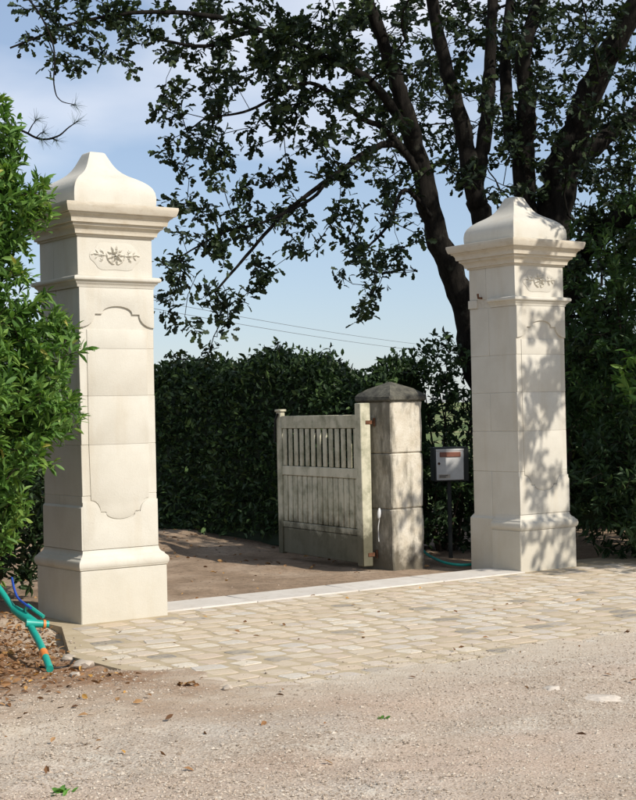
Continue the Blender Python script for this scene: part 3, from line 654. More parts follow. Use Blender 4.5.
# ------------------------------------------------------------------ old gate pier
pr = thing('old_gate_pier', 'short old stone pier with mossy pyramid cap, holding the wooden gate', 'pier', (0.70, 14.53, 0), R(42))
h = 0.215; zs = [-0.12, 0.57, 1.10, 1.60]
for i in range(3):
    b = box_bm(-h, h, -h, h, zs[i] + 0.002, zs[i + 1] - 0.002, 0.012)
    bmesh.ops.subdivide_edges(b, edges=[e for e in b.edges if e.calc_length() > 0.2], cuts=5, use_grid_fill=True)
    for v in b.verts:
        p = v.co; v.co += Vector((float(vnoise(np.array(p.y * 9 + p.z * 5), np.array(p.z * 8.0), 31)), float(vnoise(np.array(p.x * 9 + p.z * 4), np.array(p.z * 8.0), 32)), 0)) * 0.007
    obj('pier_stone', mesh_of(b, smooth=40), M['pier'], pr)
b = box_bm(-h - 0.034, h + 0.034, -h - 0.034, h + 0.034, 1.598, 1.655, 0.014); obj('cap_slab', mesh_of(b, smooth=40), M['cap'], pr)
b = sweep([(-h, -h), (h, -h), (h, h), (-h, h)], [(0.026, 1.65), (0.01, 1.67), (-0.06, 1.72), (-0.16, 1.765), (-0.205, 1.785)]); obj('cap_pyramid', mesh_of(b, smooth=30), M['cap'], pr)
bp = thing('bell_pull', 'small white bell pull with thin cord on the shaded face of the old pier', 'bell pull', tuple(pr.matrix_basis @ Vector((-h - 0.012, -0.06, 0.50))), R(42))
b = bmesh.new(); ellipsoid(b, (-0.014, 0, 0.03), (0.022, 0.02, 0.055), 0.15, 10); obj('knob', mesh_of(b, smooth=60), M['white'], bp)
obj('cord', tube(curve_pts([(-0.012, 0, -0.02), (-0.02, 0.01, -0.1), (-0.01, 0.02, -0.17), (-0.015, 0.012, -0.24)], 5), 0.005, 6), M['white'], bp)

# ------------------------------------------------------------------ wooden gate leaf (local x runs from hinge to free end)
gd = Vector((-0.45 - 0.42, 15.9 - 14.33, 0)); ga = math.atan2(gd.y, gd.x); GL = 1.74
gt = thing('wooden_gate', 'weathered off-white wooden gate leaf with slatted panels, standing open', 'gate', (0.42, 14.33, 0.0), ga); wd = M['wood']
# visible face is local +y
T2 = 0.026
obj('hinge_stile', box(-0.055, 0.055, -0.055, 0.055, 0.03, 1.585, 0.007), wd, gt)
obj('meeting_stile', box(GL - 0.10, GL, -T2, T2, 0.035, 1.52, 0.006), wd, gt)
obj('stile_cap', box(GL - 0.115, GL + 0.012, -T2 - .012, T2 + .012, 1.52, 1.545, 0.005), wd, gt)
def rail(name, z0, z1, th=T2 - 0.004): return obj(name, box(0.056, GL - 0.101, -th, th, z0, z1, 0.005), wd, gt)
rail('top_rail', 1.345, 1.475); rail('middle_rail', 0.86, 0.955); rail('lower_rail', 0.315, 0.375); rail('bottom_board', 0.05, 0.311, T2 - 0.010)
def slats(z0, z1, n, gap, y0, y1):
    w = (GL - 0.157) / n
    for i in range(n):
        x0 = 0.0565 + i * w
        b = box_bm(x0 + gap / 2, x0 + w - gap / 2, y0, y1, z0 + random.uniform(0, .003), z1, 0.007)
        obj('slat', mesh_of(b, smooth=40), wd, gt)
slats(0.957, 1.343, 13, 0.046, 0.000, 0.018)
slats(0.377, 0.858, 15, 0.018, -0.010, 0.013)
obj('back_board', box(0.057, GL - 0.102, -0.018, -0.0125, 0.377, 0.858, 0), wd, gt)
for z in (1.40, 0.14):
    hg = obj('hinge', box(-0.008, 0.008, -0.115, -0.056, z - 0.014, z + 0.014, 0.003), M['rust'], gt)
    obj('hinge_strap', box(-0.060, -0.0555, -0.07, 0.0, z - 0.018, z + 0.018, 0.001), M['rust'], hg)
    obj('hinge_barrel', tube([(-0.02, -0.118, z - 0.04), (-0.02, -0.118, z + 0.04)], 0.012, 8), M['rust'], hg)
obj('latch_strap', tube(curve_pts([(GL - 0.06, T2 + 0.012, 1.50), (GL - 0.01, T2 + 0.02, 1.40), (GL + 0.012, T2 + 0.014, 1.20)], 5), 0.012, 6), M['iron'], gt)

# ------------------------------------------------------------------ letter box
mb = thing('letter_box', 'white fronted letter box with brown flap on a dark post between pier and pillar', 'letter box', (1.33, 15.25, 0), R(4))
obj('post', box(-0.018, 0.022, 0.10, 0.14, -0.1, 1.0, 0.004), M['black'], mb)
obj('housing', box(-0.162, 0.19, 0.0, 0.30, 0.775, 1.122, 0.006), M['black'], mb)
dr = obj('door', box(-0.145, 0.135, -0.014, -0.001, 0.79, 1.105, 0.005), M['white'], mb)
obj('flap', box(-0.11, 0.105, -0.022, -0.0142, 1.025, 1.075, 0.003), M['flap'], dr)
obj('frame_edge', box(-0.148, 0.138, -0.019, -0.0145, 1.088, 1.106, 0.002), M['white'], dr)
obj('lock', tube([(-0.118, -0.013, 0.96), (-0.118, -0.024, 0.96)], 0.013, 10), M['rust'], dr)
nl = obj('name_label', box(-0.125, -0.005, -0.0175, -0.0142, 0.81, 0.85, 0), M['paper'], dr)
obj('name_line', box(-0.115, -0.03, -0.0195, -0.0178, 0.832, 0.840, 0), M['ink'], nl); obj('name_line', box(-0.115, -0.05, -0.0195, -0.0178, 0.818, 0.825, 0), M['ink'], nl)
tag(obj('garden_hose', tube(curve_pts([(1.02, 15.35, 0.09), (1.08, 15.0, 0.05), (1.22, 14.62, 0.012), (1.42, 14.5, 0.004), (1.75, 14.9, 0.004)], 8), 0.014, 8), M['teal']), 'thin teal garden hose on the earth beside the old pier', 'hose')

# ------------------------------------------------------------------ hose with valve by the laurel
ht = thing('watering_pipe', 'teal watering pipe with valve fitting and orange bands lying on leaf litter', 'pipe', (-1.9, 9.9, 0))
def rel(p): return np.array(p) - np.array((-1.9, 9.9, 0))
A, B_, C_, E_ = np.array(at(-14, 574, 10.0)), np.array(at(14, 609, 9.72)), np.array(at(36, 624, 9.55)), np.array(at(50, 671, 8.98))
E_[2] = float(ground_h(np.array(E_[0]), np.array(E_[1]))) + 0.02
obj('pipe_run', tube(curve_pts([rel(A + np.array((-0.5, 0.5, 0.25))), rel(A), rel(B_)], 6), 0.020, 10), M['teal'], ht)
vb = obj('valve_body', tube([rel(B_ + (B_ - A) * 0.0), rel(B_ * 0.6 + C_ * 0.4), rel(C_)], [0.026, 0.035, 0.028], 12), M['teal'], ht)
side = C_ + np.array((0.075, 0.03, -0.008)) ; obj('outlet', tube([rel(C_ + np.array((-.06, -.02, .01))), rel(side)], [0.028, 0.023], 12), M['teal'], ht)
obj('outlet_band', tube([rel(C_ * 0.45 + side * 0.55), rel(C_ * 0.25 + side * 0.75)], 0.0295, 12), M['orange'], ht)
obj('lever', tube([rel(B_ * .5 + C_ * .5 + np.array((0, 0, .035))), rel(B_ * .5 + C_ * .5 + np.array((.02, 0, .07))), rel(C_ + np.array((.05, 0, .045)))], [0.012, 0.014, 0.012], 6), M['teal'], ht)
obj('drop_pipe', tube(curve_pts([rel(C_ + np.array((-.03, -.01, -.02))), rel(C_ * .5 + E_ * .5 + np.array((-.012, 0, 0.004))), rel(E_)], 6), 0.023, 10), M['teal'], ht)
q0, q1 = C_ * .36 + E_ * .64, C_ * .24 + E_ * .76; obj('pipe_band', tube([rel(q0 + np.array((-.008, 0, .004))), rel(q1 + np.array((-.006, 0, .003)))], 0.0255, 12), M['orange'], ht)
tag(obj('blue_cord', tube(curve_pts([at(12, 578, 9.95), at(14, 588, 9.8), at(18, 598, 9.7), at(25, 604, 9.62), at(31, 608, 9.58)], 6), 0.008, 6), M['blue']), 'short bright blue cord beside the teal watering pipe', 'cord')
gq = lambda px, py, Y: (lambda p: (p.x, p.y, float(ground_h(np.array(p.x), np.array(p.y))) + 0.012))(at(px, py, Y))
tag(obj('black_cable', tube(curve_pts([gq(40, 672, 9.15), gq(55, 674, 9.12), gq(68, 672, 9.2), gq(75, 664, 9.5)], 6), 0.007, 6), M['iron']), 'thin black cable curling over the litter at the pipe end', 'cable')

# broken stones beside the paving edge
def stone(px, py, sz, label, seed):
    r = random.Random(seed); Y = 1500.9 * 1.55 / (py - 417); p = at(px, py, Y); b = bmesh.new()
    bmesh.ops.create_icosphere(b, subdivisions=2, radius=1)
    for v in b.verts: v.co = Vector((v.co.x * sz * 1.2, v.co.y * sz, v.co.z * sz * 0.6)) * (1 + 0.35 * float(vnoise(np.array(v.co.x * 1.7 + seed), np.array(v.co.y * 1.7 + v.co.z), seed)))
    o = obj('broken_stone', mesh_of(b, smooth=25), M['rock']); z = float(ground_h(np.array(p.x), np.array(p.y))); o.location = (p.x, p.y, z + sz * 0.25); o.rotation_euler.z = r.uniform(0, 6)
    tag(o, label, 'stone', 'loose stones by the paving edge')
stone(83, 673, 0.055, 'largest pale broken stone lying beside the black cable', 1)
stone(70, 662, 0.045, 'pale broken stone against the paving edge', 2)
stone(76, 684, 0.032, 'small flat broken stone in front of the largest pale stone', 3)
stone(228, 700, 0.030, 'small stone at the corner of the paved apron', 4)
def blob(px, py, rx, ry, label, seed, name='mortar_patch', hgt=0.004):
    Y = 1500.9 * 1.51 / (py - (412 - 0.0212 * (px - 318))); p = at(px, py, Y); pts = []
    for i in range(26):
        a = i * 2 * math.pi / 26; k_ = 1 + 0.28 * float(vnoise(np.array(seed + 2.2 * math.cos(a)), np.array(2.2 * math.sin(a)), seed)); pts.append((rx * k_ * math.cos(a), ry * k_ * math.sin(a)))
    b = bmesh.new(); ctr = b.verts.new((0, 0, hgt)); inner = [b.verts.new((x * .75, y_ * .75, hgt * .9)) for x, y_ in pts]; outer = [b.verts.new((x, y_, -0.012)) for x, y_ in pts]
    for i in range(26):
        j = (i + 1) % 26; b.faces.new((ctr, inner[i], inner[j])); b.faces.new((inner[i], outer[i], outer[j], inner[j]))
    o = obj(name, mesh_of(b, smooth=70), M['mortar']); o.location = (p.x, p.y, float(ground_h(np.array(p.x), np.array(p.y))) + 0.004); tag(o, label, 'mortar', 'dried mortar on the gravel')
blob(598, 697, 0.13, 0.11, 'pale dried mortar patch on the pinkish ground in front of the setts', 4)
blob(552, 690, 0.05, 0.06, 'tiny pale mortar patch beside the larger dried patch', 8)

# litter
def litter(P, size, name, label, seed):
    r = np.random.default_rng(seed); n = len(P); a = r.uniform(0, 6.28, n); d_ = np.stack([np.cos(a), np.sin(a), r.normal(0, 0.3, n)], -1)
    obj(name, leaves_mesh(P, d_, r.uniform(size * .6, size * 1.3, n), 'simple', None, 0.45, seed), M['litter'], kind='stuff', label=label)
n = 2600; x = rng.normal(-2.2, 0.5, n); y = rng.uniform(7.4, 11.5, n); s_, d_ = to_sd(x, y); k_ = (s_ < left_edge(d_) - 0.06) & (rng.uniform(0, 1, n) < sstep(7.0, 9.2, y + 0.25 * (-1.7 - x)))
x, y = x[k_], y[k_]; litter(np.stack([x, y, ground_h(x, y) + 0.008 + 0.02 * rng.uniform(0, 1, len(x)) ** 2], -1), 0.046, 'leaf_litter', 'rust brown dead leaves under the laurel', 4)
n = 160; x = rng.uniform(-2.5, 3.5, n); y = rng.uniform(6, 13, n); litter(np.stack([x, y, np.maximum(ground_h(x, y), 0.0) + 0.012], -1), 0.04, 'fallen_leaves', 'few dry fallen leaves strewn over paving and gravel', 5)
n = 14; P = np.array([at(188 + random.gauss(0, 7), 684 + random.gauss(0, 2), 8.3) for _ in range(n)]); P[:, 2] = np.maximum(ground_h(P[:, 0], P[:, 1]), -0.02) + 0.012; litter(P, 0.05, 'yellow_leaves', 'small drift of yellow leaves at the paving edge', 6)
n = 420; x = rng.uniform(-3, 1.2, n); y = rng.uniform(13, 18.5, n); s_, d_ = to_sd(x, y); k_ = (d_ < -0.5) & (rng.uniform(0, 1, n) < sstep(13.2, 17, y) * 0.8 + 0.1); x, y = x[k_], y[k_]
litter(np.stack([x, y, ground_h(x, y) + 0.01], -1), 0.06, 'drive_litter', 'dry brown leaves strewn over the earth drive', 7)
def weed(px, py, n, size, label, seed):
    Y = 1500.9 * 1.51 / (py - (412 - 0.0212 * (px - 318))); p = at(px, py, Y); r = np.random.default_rng(seed); a = r.uniform(0, 6.28, n)
    P = np.zeros((n, 3)) + r.normal(0, size * .4, (n, 3)) * (1, 1, 0); o = obj('weed', leaves_mesh(P, np.stack([np.cos(a), np.sin(a), r.uniform(0.2, 0.9, n)], -1), r.uniform(size * .6, size, n), 'simple', None, 0.3, seed), M['weed'])
    o.location = (p.x, p.y, float(ground_h(np.array(p.x), np.array(p.y)))); tag(o, label, 'weed', 'weeds in the gravel')
weed(384, 719, 12, 0.035, 'single small green weed in the gravel before the setts', 2)
weed(62, 791, 14, 0.05, 'low green weed in the gravel far from the paving', 3)

# ------------------------------------------------------------------ bright laurel on the left
def shrub(name, label, base, stems, tips, leaf, mat, size, per, seed, shape='laurel', barkm=None, group=None, out=None, up=0.5, spread=0.11, rnd_fn=None):
    r = np.random.default_rng(seed); t = thing(name, label, 'shrub', base, 0, group); b0 = np.array(base)
    sk = Skeleton()
    for ctrl, r0 in stems: sk.limb([np.array(c) - b0 for c in ctrl], r0, r0 * 0.3)
    T = [np.array(p) - b0 for p in tips]; sk.grow(T, r, step=0.14, wob=0.02)
    obj('stems', sk.mesh(sk.radii(0.003)), barkm or M['twig'], t)
    P, D, A_ = [], [], []
    for p in T:
        m = max(3, int(per * r.uniform(0.7, 1.3))); ax = r.normal(0, 0.35, 3) + (np.array(out) if out is not None else 0) + np.array((0, 0, 0.45)); ax /= np.linalg.norm(ax)
        u = r.uniform(-0.6, 0.35, m)[:, None] * spread * 2; q = p + ax * u; dv = rand_dirs(m, r) * 0.8 + ax * 0.55 + (np.array(out) * 0.4 if out is not None else 0)
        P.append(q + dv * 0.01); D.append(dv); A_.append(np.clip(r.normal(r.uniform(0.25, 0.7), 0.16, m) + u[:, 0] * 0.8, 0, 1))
    P, D, A_ = np.concatenate(P), np.concatenate(D), np.concatenate(A_)
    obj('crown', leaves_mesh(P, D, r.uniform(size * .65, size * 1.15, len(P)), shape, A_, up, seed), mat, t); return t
def inside_tips(n, fn, lo, hi, seed):
    r = np.random.default_rng(seed); out = []
    while len(out) < n:
        p = r.uniform(lo, hi, (2000, 3)); k_ = fn(p); out += list(p[k_])
    return out[:n]
# outline of the laurel as width against height (bulges as in the photograph)
LB = np.array((-2.55, 10.35, 0.0))
def laurel_fn(p):
    z = p[:, 2]; rad = np.interp(z, [0.25, 0.45, 0.8, 1.15, 1.5, 1.85, 2.15, 2.4, 2.7, 3.0, 3.3, 3.65, 4.0], [0.2, 0.34, 0.50, 0.66, 0.82, 0.80, 0.74, 0.60, 0.60, 0.74, 0.52, 0.38, 0.10])
    dx, dy = p[:, 0] - LB[0], (p[:, 1] - LB[1]) / 0.85; rr = np.hypot(dx, dy) / rad
    bumps = 0.16 * vnoise(np.arctan2(dy, dx) * 2.2, z * 3.1, 41); rr = rr - bumps
    cl = vnoise(np.arctan2(dy, dx) * 3.2 + 9, z * 4.2, 47) + 0.5 * vnoise(np.arctan2(dy, dx) * 7 + 3, z * 9, 48)
    return (rr < 1 + 0.10 * cl) & (rr > 0.45) & ((cl > -0.22) | (rr < 0.72))
tips = inside_tips(1300, laurel_fn, (-3.7, 9.3, 0.25), (-1.4, 11.3, 4.0), 3)
stems = [([LB + (0.1 * math.cos(a), 0.1 * math.sin(a), -0.05), LB + (0.25 * math.cos(a), 0.2 * math.sin(a), 0.8), LB + (0.35 * math.cos(a + .4), 0.3 * math.sin(a + .4), 1.9), LB + (0.25 * math.cos(a + .7), 0.25 * math.sin(a + .7), 3.0)], 0.026) for a in (0.3, 1.6, 2.9, 4.1, 5.4)]
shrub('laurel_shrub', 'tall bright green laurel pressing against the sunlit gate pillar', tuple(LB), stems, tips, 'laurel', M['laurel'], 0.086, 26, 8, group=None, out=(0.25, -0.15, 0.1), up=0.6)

for bx, by, lab, sd_ in ((-3.75, 9.0, 'bright green laurel added out of view to block sky light, towards the road', 71), (-4.5, 10.6, 'bright green laurel added out of view to block sky light, farther back', 72)):  # unseen laurels added to block the sky and darken the sunlit pillar's left side
    b0 = np.array((bx, by, 0.0)); fn = lambda p: (lambda q: (q < 1) & (q > 0.5))(np.sqrt(((p[:, 0] - bx) / 0.85) ** 2 + ((p[:, 1] - by) / 0.85) ** 2 + ((p[:, 2] - 1.8) / 1.75) ** 2))
    shrub('laurel_shrub', lab, tuple(b0), [([c - LB + b0 for c in ctrl], r0) for ctrl, r0 in stems], inside_tips(560, fn, (bx - .9, by - .9, 0.1), (bx + .9, by + .9, 3.6), sd_), 'laurel', M['laurel'], 0.135, 15, sd_, up=0.6)
# ------------------------------------------------------------------ the oak behind
oak = thing('oak_tree', 'large spreading oak with several dark stems, rising behind the dappled pillar', 'tree', (2.55, 17.6, 0))
ob = np.array((2.55, 17.6, 0)); sk = Skeleton(); O = lambda px, py, Y: np.array(at(px, py, Y)) - ob
trunk = sk.limb([(0, 0, -0.1), (0.02, 0, 0.7), (0.05, -0.02, 1.5), (0.12, -0.05, 2.3)], 0.42, 0.33, n=5)
A1 = sk.limb([sk.P[trunk[6]], O(478, 372, 17.3), O(463, 300, 17.1), O(436, 232, 16.9), O(420, 165, 16.8), O(402, 100, 16.7), O(384, 45, 16.6), O(366, -8, 16.5), O(345, -90, 16.4)], 0.185, 0.04, trunk[6])
B1 = sk.limb([sk.P[trunk[9]], O(486, 235, 17.4), O(474, 190, 17.3), O(463, 130, 17.3), O(447, 70, 17.2), O(433, 5, 17.2), O(424, -80, 17.1)], 0.145, 0.05, trunk[9])
B2 = sk.limb([sk.P[B1[14]], O(484, 140, 17.4), O(489, 80, 17.5), O(493, 0, 17.6), O(500, -110, 17.7)], 0.10, 0.05, B1[14])
C1 = sk.limb([sk.P[trunk[12]], O(524, 180, 17.5), O(527, 110, 17.4), O(524, 50, 17.4), O(541, -10, 17.5), O(548, -120, 17.6)], 0.145, 0.06, trunk[12])
C2 = sk.limb([sk.P[C1[9]], O(512, 140, 17.7), O(505, 60, 17.9), O(515, -40, 18.2)], 0.10, 0.05, C1[9])
D1_ = sk.limb([sk.P[trunk[-1]], O(556, 195, 17.6), O(571, 145, 17.5), O(592, 90, 17.3), O(622, 30, 17.1), O(662, -40, 16.8), O(700, -150, 16.5)], 0.24, 0.07, trunk[-1])
E1 = sk.limb([sk.P[trunk[13]], O(578, 262, 17.0), O(610, 228, 16.4), O(645, 200, 15.8), O(720, 165, 15.0), O(800, 130, 14.2), np.array((5.0, 12.9, 4.7)) - ob, np.array((5.3, 11.6, 5.1)) - ob], 0.15, 0.03, trunk[13])
G1 = sk.limb([sk.P[D1_[9]], O(640, 110, 18.2), O(720, 60, 18.8), O(820, 10, 19.2)], 0.12, 0.05, D1_[9])
# long low limbs reaching left
L1 = sk.limb([sk.P[A1[30]], O(381, 92, 16.5), O(345, 66, 16.3), O(316, 54, 16.2), O(262, 31, 16.0), O(205, 46, 15.9), O(160, 40, 15.8)], 0.06, 0.014, A1[30])
L2 = sk.limb([sk.P[A1[26]], O(398, 146, 16.5), O(370, 150, 16.2), O(345, 168, 16.0), O(318, 187, 15.9), O(282, 216, 15.8), O(241, 262, 15.7), O(215, 292, 15.6)], 0.045, 0.012, A1[26])
L6 = sk.limb([sk.P[A1[27]], O(385, 130, 16.4), O(361, 118, 16.3), O(330, 92, 16.1), O(300, 84, 16.0), O(250, 110, 15.9), O(205, 118, 15.8)], 0.04, 0.010, A1[27])
L3 = sk.limb([sk.P[L2[26]], O(310, 200, 15.75), O(262, 223, 15.6), O(225, 232, 15.6), O(178, 258, 15.5)], 0.022, 0.009, L2[26])
L4 = sk.limb([sk.P[L1[22]], O(230, 20, 15.8), O(150, 12, 15.6), O(80, 22, 15.5), O(10, 48, 15.4)], 0.035, 0.010, L1[22])
L5 = sk.limb([sk.P[A1[22]], O(405, 190, 16.2), O(388, 225, 15.9), O(365, 250, 15.7)], 0.03, 0.010, A1[22])
GRID = ["1565467788788877", "1221366788768787", "0001566677656677", "0000564566446668", "0000244534244568", "0000665444100078", "0000454356000078", "0000452003000078", "0000320000000068"]
def cell(px, py):
    i, j = int(py // 40), int(px // 40)
    if 0 <= px < 640 and py < 360 and py >= 0: return int(GRID[i][min(j, 15)])
    return None
r = np.random.default_rng(77); tips = []
for i, row in enumerate(GRID):
    for j, ch in enumerate(row):
        dn = int(ch); n_ = dn * (1.0 if j < 9 else 1.5) * (1.45 if i < 2 and j < 9 else 1.0); n_ = int(n_) + (r.uniform() < n_ - int(n_))
        for _ in range(n_):
            px, py = (j + r.uniform()) * 40, (i + r.uniform()) * 40
            if j < 4: Y = r.uniform(15.2, 15.9)
            elif j < 9: Y = r.uniform(15.2, 17.0)
            else: Y = r.uniform(16.6, 20.8) if r.uniform() < 0.8 else r.uniform(15.3, 16.6)
            tips.append(O(px, py, Y))
vis = len(tips)
k_ = 0
while k_ < 1500:                                         # the rest of the crown, out of the picture
    v = rand_dirs(1, r)[0] * r.uniform(0.35, 1.0) ** 0.5; p = np.array((4.1, 16.4, 6.6)) + v * np.array((4.7, 4.2, 3.6))
    px, py = proj(p)
    if -20 < px < 656 and -20 < py < 800: continue
    if px < 330 and py > -220: continue
    if p[2] < 2.8: continue
    tips.append(p - ob); k_ += 1
for _ in range(190):                                     # the low bough that dapples the pillar
    v = rand_dirs(1, r)[0] * r.uniform(0, 1) ** 0.4; p = np.array((5.86, 11.87, 4.9)) + v * np.array((1.3, 1.2, 2.3)); tips.append(p - ob)
for _ in range(150):
    v = rand_dirs(1, r)[0] * r.uniform(0, 1) ** 0.4; p = np.array((7.0, 12.7, 4.9)) + v * np.array((1.5, 1.5, 1.9)); tips.append(p - ob)
ends = sk.grow(tips, r, step=0.2, wob=0.03, sag=0.04)
rad = sk.radii(0.0042, 2.35)
obj('trunk', sk.mesh(rad, wobble=0.09), M['bark'], oak)
P, D = [], []
for q, e in enumerate(ends):
    p = sk.P[e]; par = sk.P[sk.par[e]]; ax = p - par; ax /= np.linalg.norm(ax) + 1e-9
    m = int(r.uniform(18, 32)) if q < vis else int(r.uniform(14, 22))
    u = r.uniform(-1, 0.25, m)[:, None] * 0.20; dv = rand_dirs(m, r) * (1, 1, 0.75) + ax * 0.5
    P.append(p + ax * u + rand_dirs(m, r) * r.uniform(0.02, 0.10, (m, 1))); D.append(dv)
P, D = np.concatenate(P), np.concatenate(D)
obj('crown', leaves_mesh(P, D, r.uniform(0.07, 0.13, len(P)), 'oak', None, 0.7, 6), M['oak_leaf'], oak)

# ------------------------------------------------------------------ hedge and dark shrubs behind
def hedge(name, label, A_, B_, h0, dep, n, seed, lsize=0.085, group=None):
    r = np.random.default_rng(seed); A_, B_ = np.array(A_, float), np.array(B_, float); L = np.linalg.norm(B_ - A_); u = (B_ - A_) / L; v = np.array((-u[1], u[0]))
    base = np.array((*((A_ + B_) / 2), 0)); t = thing(name, label, 'hedge', tuple(base), 0, group)
    top = lambda s_: h0 + 0.26 * vnoise(s_ * 1.1, s_ * 0 + 2, seed) + 0.10 * vnoise(s_ * 4, s_ * 0 + 5, seed + 1)
    # inner mass of twigs and old leaves: lumpy body
    ns, nz = 60, 16; ss = np.linspace(0, L, ns); ang = np.linspace(0, math.pi, nz); V = np.zeros((ns, nz, 3))
    for i, s_ in enumerate(ss):
        hh = float(top(np.array(s_))) - 0.14
        for j, a in enumerate(ang):
            c_, s2 = math.cos(a), math.sin(a); k2 = 1 + 0.12 * float(vnoise(np.array(s_ * 3.0), np.array(a * 3.0), seed + 4))
            x = -abs(c_) ** 0.4 * math.copysign(1, c_) * (dep / 2 - 0.16) * k2; z = abs(s2) ** 0.45 * hh * (0.97 + 0.03 * k2)
            q = A_ + u * s_ + v * x; V[i, j] = (q[0], q[1], z)
    V -= base; ii = np.arange(ns - 1)[:, None] * nz + np.arange(nz - 1)[None]; Fq = np.stack([ii, ii + 1, ii + nz + 1, ii + nz], -1).reshape(-1, 4)
    obj('inner_twigs', mesh_quads(V.reshape(-1, 3), Fq, True, np.zeros(len(Fq))), M['hedge'], t)
    s_ = r.uniform(-0.1, L + 0.1, n); f = r.uniform(0, 1, n); x = np.zeros(n); z = np.zeros(n); nrm = np.zeros((n, 3)); hh = top(s_)
    side = f < 0.62
    lump = 0.10 * vnoise(s_ * 2.6, r.uniform(0, 9, n) * 0 + f * 8, seed + 7)
    z[side] = hh[side] * r.uniform(0.06, 1, side.sum()); x[side] = -(dep / 2) + 0.12 * np.abs(r.normal(0, 1, side.sum())) - lump[side]
    rnd_edge = sstep(0.82, 1.0, z / hh); x = x + np.where(side, rnd_edge * 0.25 * dep, 0)
    tp = ~side; x[tp] = r.uniform(-dep / 2, dep / 2, tp.sum()); z[tp] = hh[tp] - 0.12 * np.abs(r.normal(0, 1, tp.sum())) + 0.10 * (r.uniform(0, 1, tp.sum()) > 0.9) - 0.22 * np.abs(x[tp] / dep * 2) ** 3
    q = A_[None] + u[None] * s_[:, None] + v[None] * x[:, None]; P = np.stack([q[:, 0], q[:, 1], z], -1) - base
    outw = np.where(side[:, None], np.array((-v[0], -v[1], 0.35))[None], np.array((0, 0, 1.0))[None]); D = rand_dirs(n, r) + outw * 0.7
    obj('foliage', leaves_mesh(P, D, r.uniform(lsize * .5, lsize * 1.45, n), 'simple', None, 0.9, seed), M['hedge'], t)
    # upright sprigs breaking the top line
    sk = Skeleton(); PP, DD = [], []
    for i in range(int(L * 7)):
        a = r.uniform(0, L); q = A_ + u * a + v * r.uniform(-dep * .3, dep * .3); z0 = float(top(np.array(a))) - 0.15; hgt = r.uniform(0.14, 0.36)
        p0 = np.array((q[0], q[1], z0)) - base; p1 = p0 + (r.normal(0, .06), r.normal(0, .06), hgt); sk.limb([p0, (p0 + p1) / 2 + r.normal(0, .015, 3), p1], 0.006, 0.002, n=3)
        m = int(hgt * 40); w = r.uniform(0.35, 1.0, m)[:, None]; PP.append(p0 + (p1 - p0) * w); DD.append(rand_dirs(m, r) + (0, 0, 0.7))
    obj('sprigs', sk.mesh(sk.radii(0.003)), M['twig'], t, kind='stuff'); PP = np.concatenate(PP); DD = np.concatenate(DD)
    obj('sprig_leaves', leaves_mesh(PP, DD, r.uniform(lsize * .6, lsize * 1.1, len(PP)), 'simple', None, 0.7, seed + 2), M['hedge'], t)
    return t
hedge('evergreen_hedge', 'dense dark evergreen hedge behind the wooden gate', (-4.6, 20.6), (1.0, 16.55), 2.02, 1.1, 38000, 51, 0.07)
hedge('evergreen_hedge', 'dark hedge running on behind the oak trunk and the leafy thicket', (2.7, 19.2), (7.5, 18.9), 2.5, 1.0, 16000, 55, 0.09)
def loose_shrub(name, label, base, rx, ry, h0, n, seed, lsize, z0=0.1, hollow=0.3, mat='hedge', per=14, shape='simple'):
    b0 = np.array(base)
    fn = lambda p: (lambda rr: (rr < 1) & (rr > hollow))(np.sqrt(((p[:, 0] - b0[0]) / rx) ** 2 + ((p[:, 1] - b0[1]) / ry) ** 2 + ((p[:, 2] - h0 * .5 - z0 * .5) / (h0 * .5 - z0 * .5)) ** 2) + 0.14 * vnoise(p[:, 0] * 3 + p[:, 1] * 2, p[:, 2] * 3, seed))
    tips = inside_tips(n, fn, (b0[0] - rx, b0[1] - ry, z0), (b0[0] + rx, b0[1] + ry, h0), seed)
    st = [([b0 + (0.08 * math.cos(a), 0.08 * math.sin(a), -0.05), b0 + (rx * .25 * math.cos(a), ry * .25 * math.sin(a), h0 * .3), b0 + (rx * .4 * math.cos(a + .5), ry * .4 * math.sin(a + .5), h0 * .75)], 0.022) for a in (0.2, 1.5, 2.7, 4.0, 5.2)]
    return shrub(name, label, tuple(b0), st, tips, shape, M[mat], lsize, per, seed, shape, None, None, None, 0.7, 0.10)
loose_shrub('evergreen_shrub', 'loose dark evergreen shrub behind the letter box with light showing through', (1.55, 17.4, 0), 0.8, 0.6, 2.4, 340, 61, 0.085, 0.1, 0.25)
loose_shrub('low_evergreen', 'low dark evergreen thicket under the letter box', (1.35, 16.3, 0), 0.75, 0.5, 1.15, 240, 66, 0.085, 0.0, 0.1)
loose_shrub('edge_thicket', 'low dark thicket at the paving end close against the dappled pillar', (3.75, 14.35, 0), 0.95, 0.62, 1.25, 420, 69, 0.09, -0.15, 0.1, 'hedge', 15, 'laurel')
loose_shrub('shade_shrub', 'tall dark leafy shrub beside the dappled pillar under the oak', (3.75, 16.2, 0), 1.35, 1.1, 3.9, 900, 62, 0.11, 0.1, 0.3, 'midleaf', 15, 'laurel')
loose_shrub('laurel_thicket', 'mid green laurel thicket at the right edge of the paving', (3.95, 14.9, 0), 0.95, 0.8, 2.6, 420, 63, 0.12, 0.1, 0.3, 'laurel', 13, 'laurel')
loose_shrub('back_shrub', 'broad dark shrub deep in the shade behind the leafy thicket', (4.6, 18.6, 0), 2.3, 1.0, 3.2, 620, 64, 0.11, 0.0, 0.2, 'hedge', 15, 'laurel')

